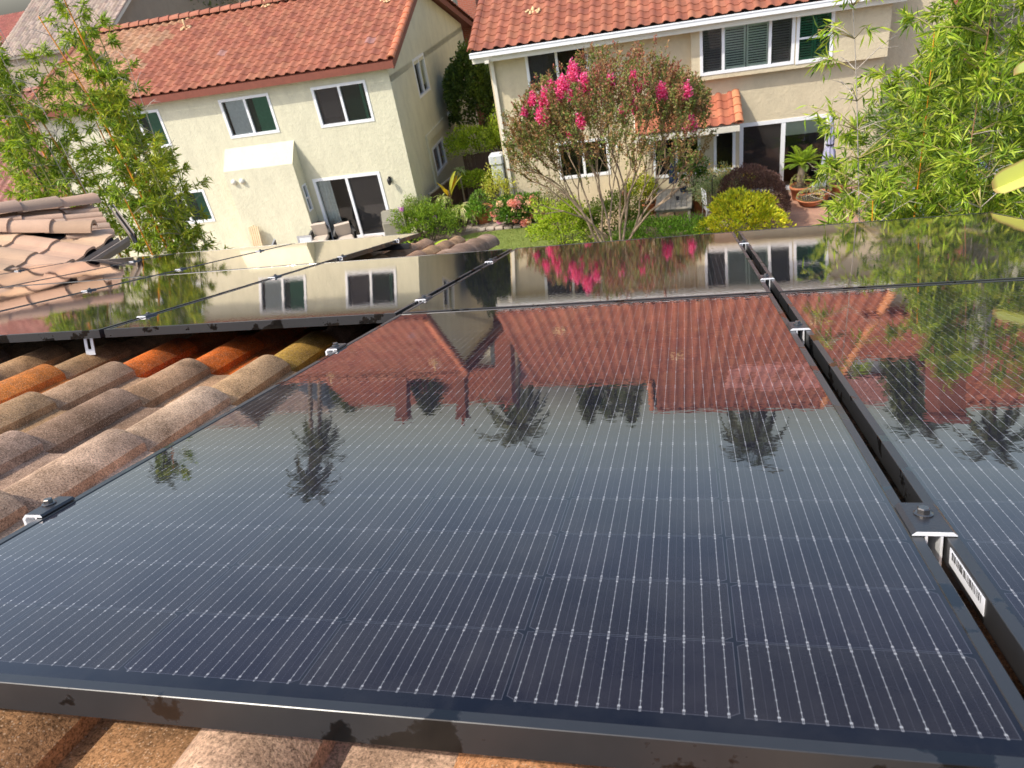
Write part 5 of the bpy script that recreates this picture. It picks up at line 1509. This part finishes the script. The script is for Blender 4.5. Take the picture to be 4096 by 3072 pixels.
t = thing('wooden_boards', 'bundle of pale wooden boards leaning on the cream wall', 'boards', (-13.42, 20.92, 0), (-.20, .0, 0))
M_pine = simple('pale_pine_board', (.62, .46, .28), .7, .18, 3)
for i in range(5):
    m = MB(); x = -.17 + i * .085; m.bbox(x, x + .07, -.01 - .012 * i, .02 - .012 * i, 0, 1.10 - .03 * abs(i - 2), b=.006); m.build('board', M_pine, t)
t = thing('paint_bucket', 'white bucket at the foot of the boards', 'bucket', (-13.98, 20.9, 0)); m = MB(); m.lathe([(.11, 0), (.13, .26), (.14, .27), (.13, .29), (.12, .26), (.01, .25)], 18); m.build('bucket', M_white, t)
t = thing('watering_can', 'dark green tub between the white bucket and the boards', 'tub', (-13.68, 20.85, 0)); m = MB(); m.lathe([(.12, 0), (.14, .24), (.13, .24), (.11, .02)], 16); M_gr = simple('dark_green_plastic', (.02, .10, .05), .4); m.build('tub', M_gr, t)
t = thing('tent_board', 'dark triangular folded board standing on the patio', 'board', (-12.75, 20.75, 0), (0, 0, .3))
m = MB(); m.prism([(-.32, 0, 0), (.20, 0, 0), (.22, 0, .62)], (0, -.02, 0), (0, .02, 0)); m.build('board', M_blackmetal, t); m = MB(); m.prism([(-.36, .03, 0), (-.30, .03, 0), (.22, .03, .64), (.17, .03, .64)], (0, 0, 0), (0, .02, 0)); m.build('strut', M_lgrey, t)
t = thing('framed_grille', 'small square grey patterned frame against the bump-out wall', 'frame', (-11.55, 20.9, .0), (-.12, 0, 0))
m = MB()
for (a, b_, c, d) in ((-.27, .27, .12, .17), (-.27, .27, .57, .62), (-.27, -.22, .171, .569), (.22, .27, .171, .569)): m.box(a, b_, -.015, .015, c, d)
m.build('frame', M_galv, t); m = MB(); m.box(-.219, .219, -.004, .004, .171, .569); m.build('grille', M_lgrey, t)
m = MB(); m.box(-.25, -.21, -.01, .02, 0, .119); m.box(.21, .25, -.01, .02, 0, .119); m.build('foot', M_galv, t)
t = thing('white_vase', 'small cream vase in front of the patterned frame', 'vase', (-11.42, 20.7, 0)); m = MB(); m.lathe([(.05, 0), (.10, .12), (.09, .28), (.04, .38), (.05, .42)], 14); m.build('vase', M_cush, t)

# banana leaves at the right edge
def banana():
    t = thing('banana_plant', 'banana plant whose folded yellow leaves with brown edges enter at the right edge', 'banana plant', (3.4, 4.35, 0))
    m = MB(); m.tube([(0, 0, 0), (0, 0, 3.5), (-.05, 0, 6.2)], [.12, .10, .06], 12, col=(.30, .34, .08)); m.build('stem', M_bark, t)
    def leafb(A, B, Wd, fold, col, up):
        A, B, up = V(A), V(B), V(up).normalized(); d = (B - A); L = d.length; d.normalize(); side = d.cross(up).normalized(); up = side.cross(d)
        K = 26; m = MB()
        for s_ in (-1, 1):
            vs = []; fs = []; cs = []
            for i in range(K + 1):
                f = i / K; w_ = Wd * (math.sin(math.pi * min(1, f * .48 + .22)) ** .8) * (1 if f < .94 else max(.55, 1 - ((f - .94) / .06) ** 2 * .45))
                p = A + d * (L * f) + up * (.05 * math.sin(math.pi * f) * L)
                n_ = (side * s_ * math.cos(fold) + up * math.sin(fold) * (1))
                for q in range(7):
                    g = q / 6; rip = .0035 * math.sin(i * 2.4 + q * .3) * g
                    vs.append(p + n_ * (w_ * g) + up.cross(d) * 0 + up * rip); e = rnd(0, .12) + (g > .90) * .9 + (f > .965) * .9
                    c_ = tuple(a_ * .95 + b_ * .05 for a_, b_ in zip(col, (1, 1, 1)))
                    if e > .8: c_ = (.42, .26, .13)
                    cs.append(c_)
            for i in range(K):
                for q in range(6): fs.append((i * 7 + q, i * 7 + q + 1, i * 7 + 8 + q, i * 7 + 7 + q))
            b0 = len(m.v); m.add(vs, fs, smooth=True); m.c[b0:] = cs
        m.tube([A - d * .3, A, A.lerp(B, .5) + up * .048 * L, B], [.014, .011, .007, .002], 6, col=(.62, .66, .22))
        return m
    m = leafb((-.05, -.15, 6.84), (-.79, -.15, 6.55), .115, .85, (.66, .68, .15), (-.35, -.75, .55)); m.build('leaf', M_leaf, t)
    m = leafb((0, -.1, 7.27), (-.80, -.15, 7.17), .065, .9, (.46, .52, .14), (-.1, -.5, .9)); m.build('leaf', M_leaf, t)
    m = leafb((0, .1, 6.2), (.5, -.2, 6.0), .14, .8, (.50, .56, .13), (0, -.3, 1)); m.build('leaf', M_leaf, t)
random.seed(77)
banana()

# feathery mass and hedge behind the right bamboo
bush('cycad_shrub', 'feathery grey green shrub behind the top left of the right bamboo', 'shrub', (5.8, 14.0, 3.9), 1.5, 1.2, 1.2, 5000, .20, .020, [(.16, .24, .08), (.22, .30, .11), (.11, .17, .05)], bump=.3, seed=81, inner=.5)
bush('hedge', 'broad green hedge filling the space behind the right bamboo', 'hedge', (7.2, 13.0, 2.2), 2.6, 1.6, 2.6, 9000, .13, .05, [(.16, .25, .03), (.22, .32, .04), (.10, .17, .02), (.30, .40, .05)], bump=.3, seed=82, inner=.7)
bush('plumbago_bush', 'bush with tiny lavender blue flowers deep in the right greenery', 'shrub', (5.4, 12.0, 3.1), 1.1, .9, .9, 4200, .07, .035, [(.16, .26, .04), (.22, .33, .05), (.12, .2, .03), (.16, .26, .04), (.30, .32, .62)], bump=.3, seed=83, inner=.6)

# ---------------------------------------------------------------- palms and trees seen only in the panels
def at(az, d): return V((.9 + d * math.sin(RAD(az)), -.3 + d * math.cos(RAD(az)), 0))
def palm(label, az, dist, ztop, rad_, trunk_r=.20, drop=1.8, n=22, seed=1, tone=None):
    p = at(az, dist); t = thing('palm_tree', label, 'palm tree', p, group='palm trees mirrored in the panels'); zc = ztop - rad_ * .55
    m = MB(); m.tube([(0, 0, 0), (.15, 0, zc * .5), (0, 0, zc)], [trunk_r, trunk_r * .8, trunk_r * .75], 9, col=(.22, .17, .12)); m.build('trunk', M_bark, t)
    m = MB(); random.seed(seed); tone = tone or [(.08, .12, .035), (.11, .15, .045), (.14, .16, .06)]
    for i in range(n):
        a = i * 2.399; e = 1.35 - 2.3 * (i / n); d = V((math.cos(a) * math.cos(e), math.sin(a) * math.cos(e), math.sin(e))).normalized(); q = V((0, 0, zc)); K = 9; L = rad_ * rnd(.8, 1.1); c_ = random.choice(tone)
        for k in range(K):
            q2 = q + d * (L / K); m.tube([q, q2], [.035, .025], 3, col=c_, cap=False); side = d.cross(V((0, 0, 1))).normalized(); f = k / K
            for s_ in (-1, 1):
                for j in (.0, .33, .66): m.leaf(q.lerp(q2, j), (side * s_ + d * .6 + V((0, 0, -.5))).normalized(), rdir(), rad_ * .25 * math.sin(math.pi * (.2 + .75 * f)), (.08), jit(c_, .2))
            d = (d + V((0, 0, -drop / K))).normalized(); q = q2
    m.build('crown', M_leafdull, t)
palm('taller of the twin palms mirrored in the nearest panel, upper head', -29.6, 58, 16.6, 2.5, seed=91)
palm('shorter of the twin palms, its head just under the taller one in the reflection', -28.9, 56, 13.6, 2.5, seed=92)
palm('small palm head mirrored near the left edge of the nearest panel', -39.7, 66, 15.2, 1.6, seed=93)
palm('wide feathery palm mirrored between the two red roofs', -13.6, 44, 11.9, 2.9, seed=94, drop=2.0)
palm('big drooping palm mirrored in the middle right of the nearest panel', 4.2, 52, 14.2, 3.1, seed=95, drop=2.4, n=30)
palm('palm mirrored in the right panel beside the chimney', 15.5, 48, 11.9, 2.3, seed=96)
palm('slim palm mirrored at the far right of the right panel', 19.7, 54, 13.9, 2.7, seed=97, trunk_r=.16)
def tree(label, az, dist, ztop, r, seed, cols, n=2600, low=.3, name='tree', cone=False):
    p = at(az, dist); t = thing(name, label, 'tree', p); random.seed(seed); m = MB()
    m.tube([(0, 0, 0), (.1, 0, ztop * .5), (0, 0, ztop * .9)], [.25, .18, .05], 8, col=(.16, .12, .09)); m.build('trunk', M_bark, t); lf = MB()
    for i in range(n):
        f = rnd(low, 1) ; zz = ztop * f; rr = r * ((1 - f) ** .7 * 1.5 if cone else math.sin(math.pi * min(1, (f - low) / (1 - low) * .92 + .08)) ** .6)
        a = rnd(0, 6.28); k = (.55 + .45 * random.random()) * (1 + .5 * noise.noise(V((math.cos(a) * 1.5, math.sin(a) * 1.5, f * 5 + seed))))
        lf.leaf(V((math.cos(a) * rr * k, math.sin(a) * rr * k, zz)), rdir(), rdir(), rnd(.25, .5), rnd(.12, .22), jit(random.choice(cols), .25))
    lf.build('crown', M_leafdull, t)
DG = [(.10, .14, .04), (.13, .17, .05), (.17, .20, .06), (.07, .10, .03)]
tree('dark conifers mirrored in the notch of the beige roof, left one', -8.0, 42, 10.2, 1.5, 101, DG, cone=True, n=1700)
tree('dark round tree mirrored in the notch of the beige roof, middle one', -6.4, 43, 10.0, 1.5, 102, DG, n=1500)
tree('dark tree mirrored in the notch of the beige roof beside the roof step', -4.7, 42, 10.3, 1.6, 103, DG, cone=True, n=1700)
tree('green tree mirrored over the cream house roofline', -20.6, 50, 9.7, 1.6, 104, [(.10, .13, .04), (.07, .10, .03)])
tree('tree mirrored left of the twin palms', -33.5, 60, 9.5, 3.0, 105, DG)
tree('round tree mirrored behind the brown roof near the twin palms', -26.5, 64, 9.9, 2.2, 106, DG)
tree('dark tree mirrored behind the right chimney', 14.5, 40, 10.2, 1.6, 107, DG, cone=True)
tree('bushy tree at the right behind the neighbouring roof', 23.5, 52, 11.0, 3.0, 108, DG)
# far wood on the hill
random.seed(120)
wd = MB()
for i in range(15000):
    x = rnd(-330, 0) ; y = rnd(172, 250)
    b_ = .9 + 1.6 * noise.noise(V((x * .03, y * .03, 0))) + 3.2 * math.sin(math.pi * (y - 165) / 100)
    if x > -60: b_ *= max(.25, 1 + (-60 - x) / 80)
    z = b_ + 1.4 * noise.noise(V((x * .15, y * .15, 3))) + rnd(-1.6, .6)
    wd.leaf(V((x, y, max(.2, z))), rdir(), rdir(), rnd(.7, 1.4), rnd(.5, .9), jit(random.choice([(.05, .06, .045), (.07, .08, .055), (.09, .085, .07), (.04, .05, .035)]), .2))
o = wd.build('far_wood', M_leafdull); o['kind'] = 'stuff'; tag(o, 'dark grey green wooded hill top under the sky at the upper left', 'wood')
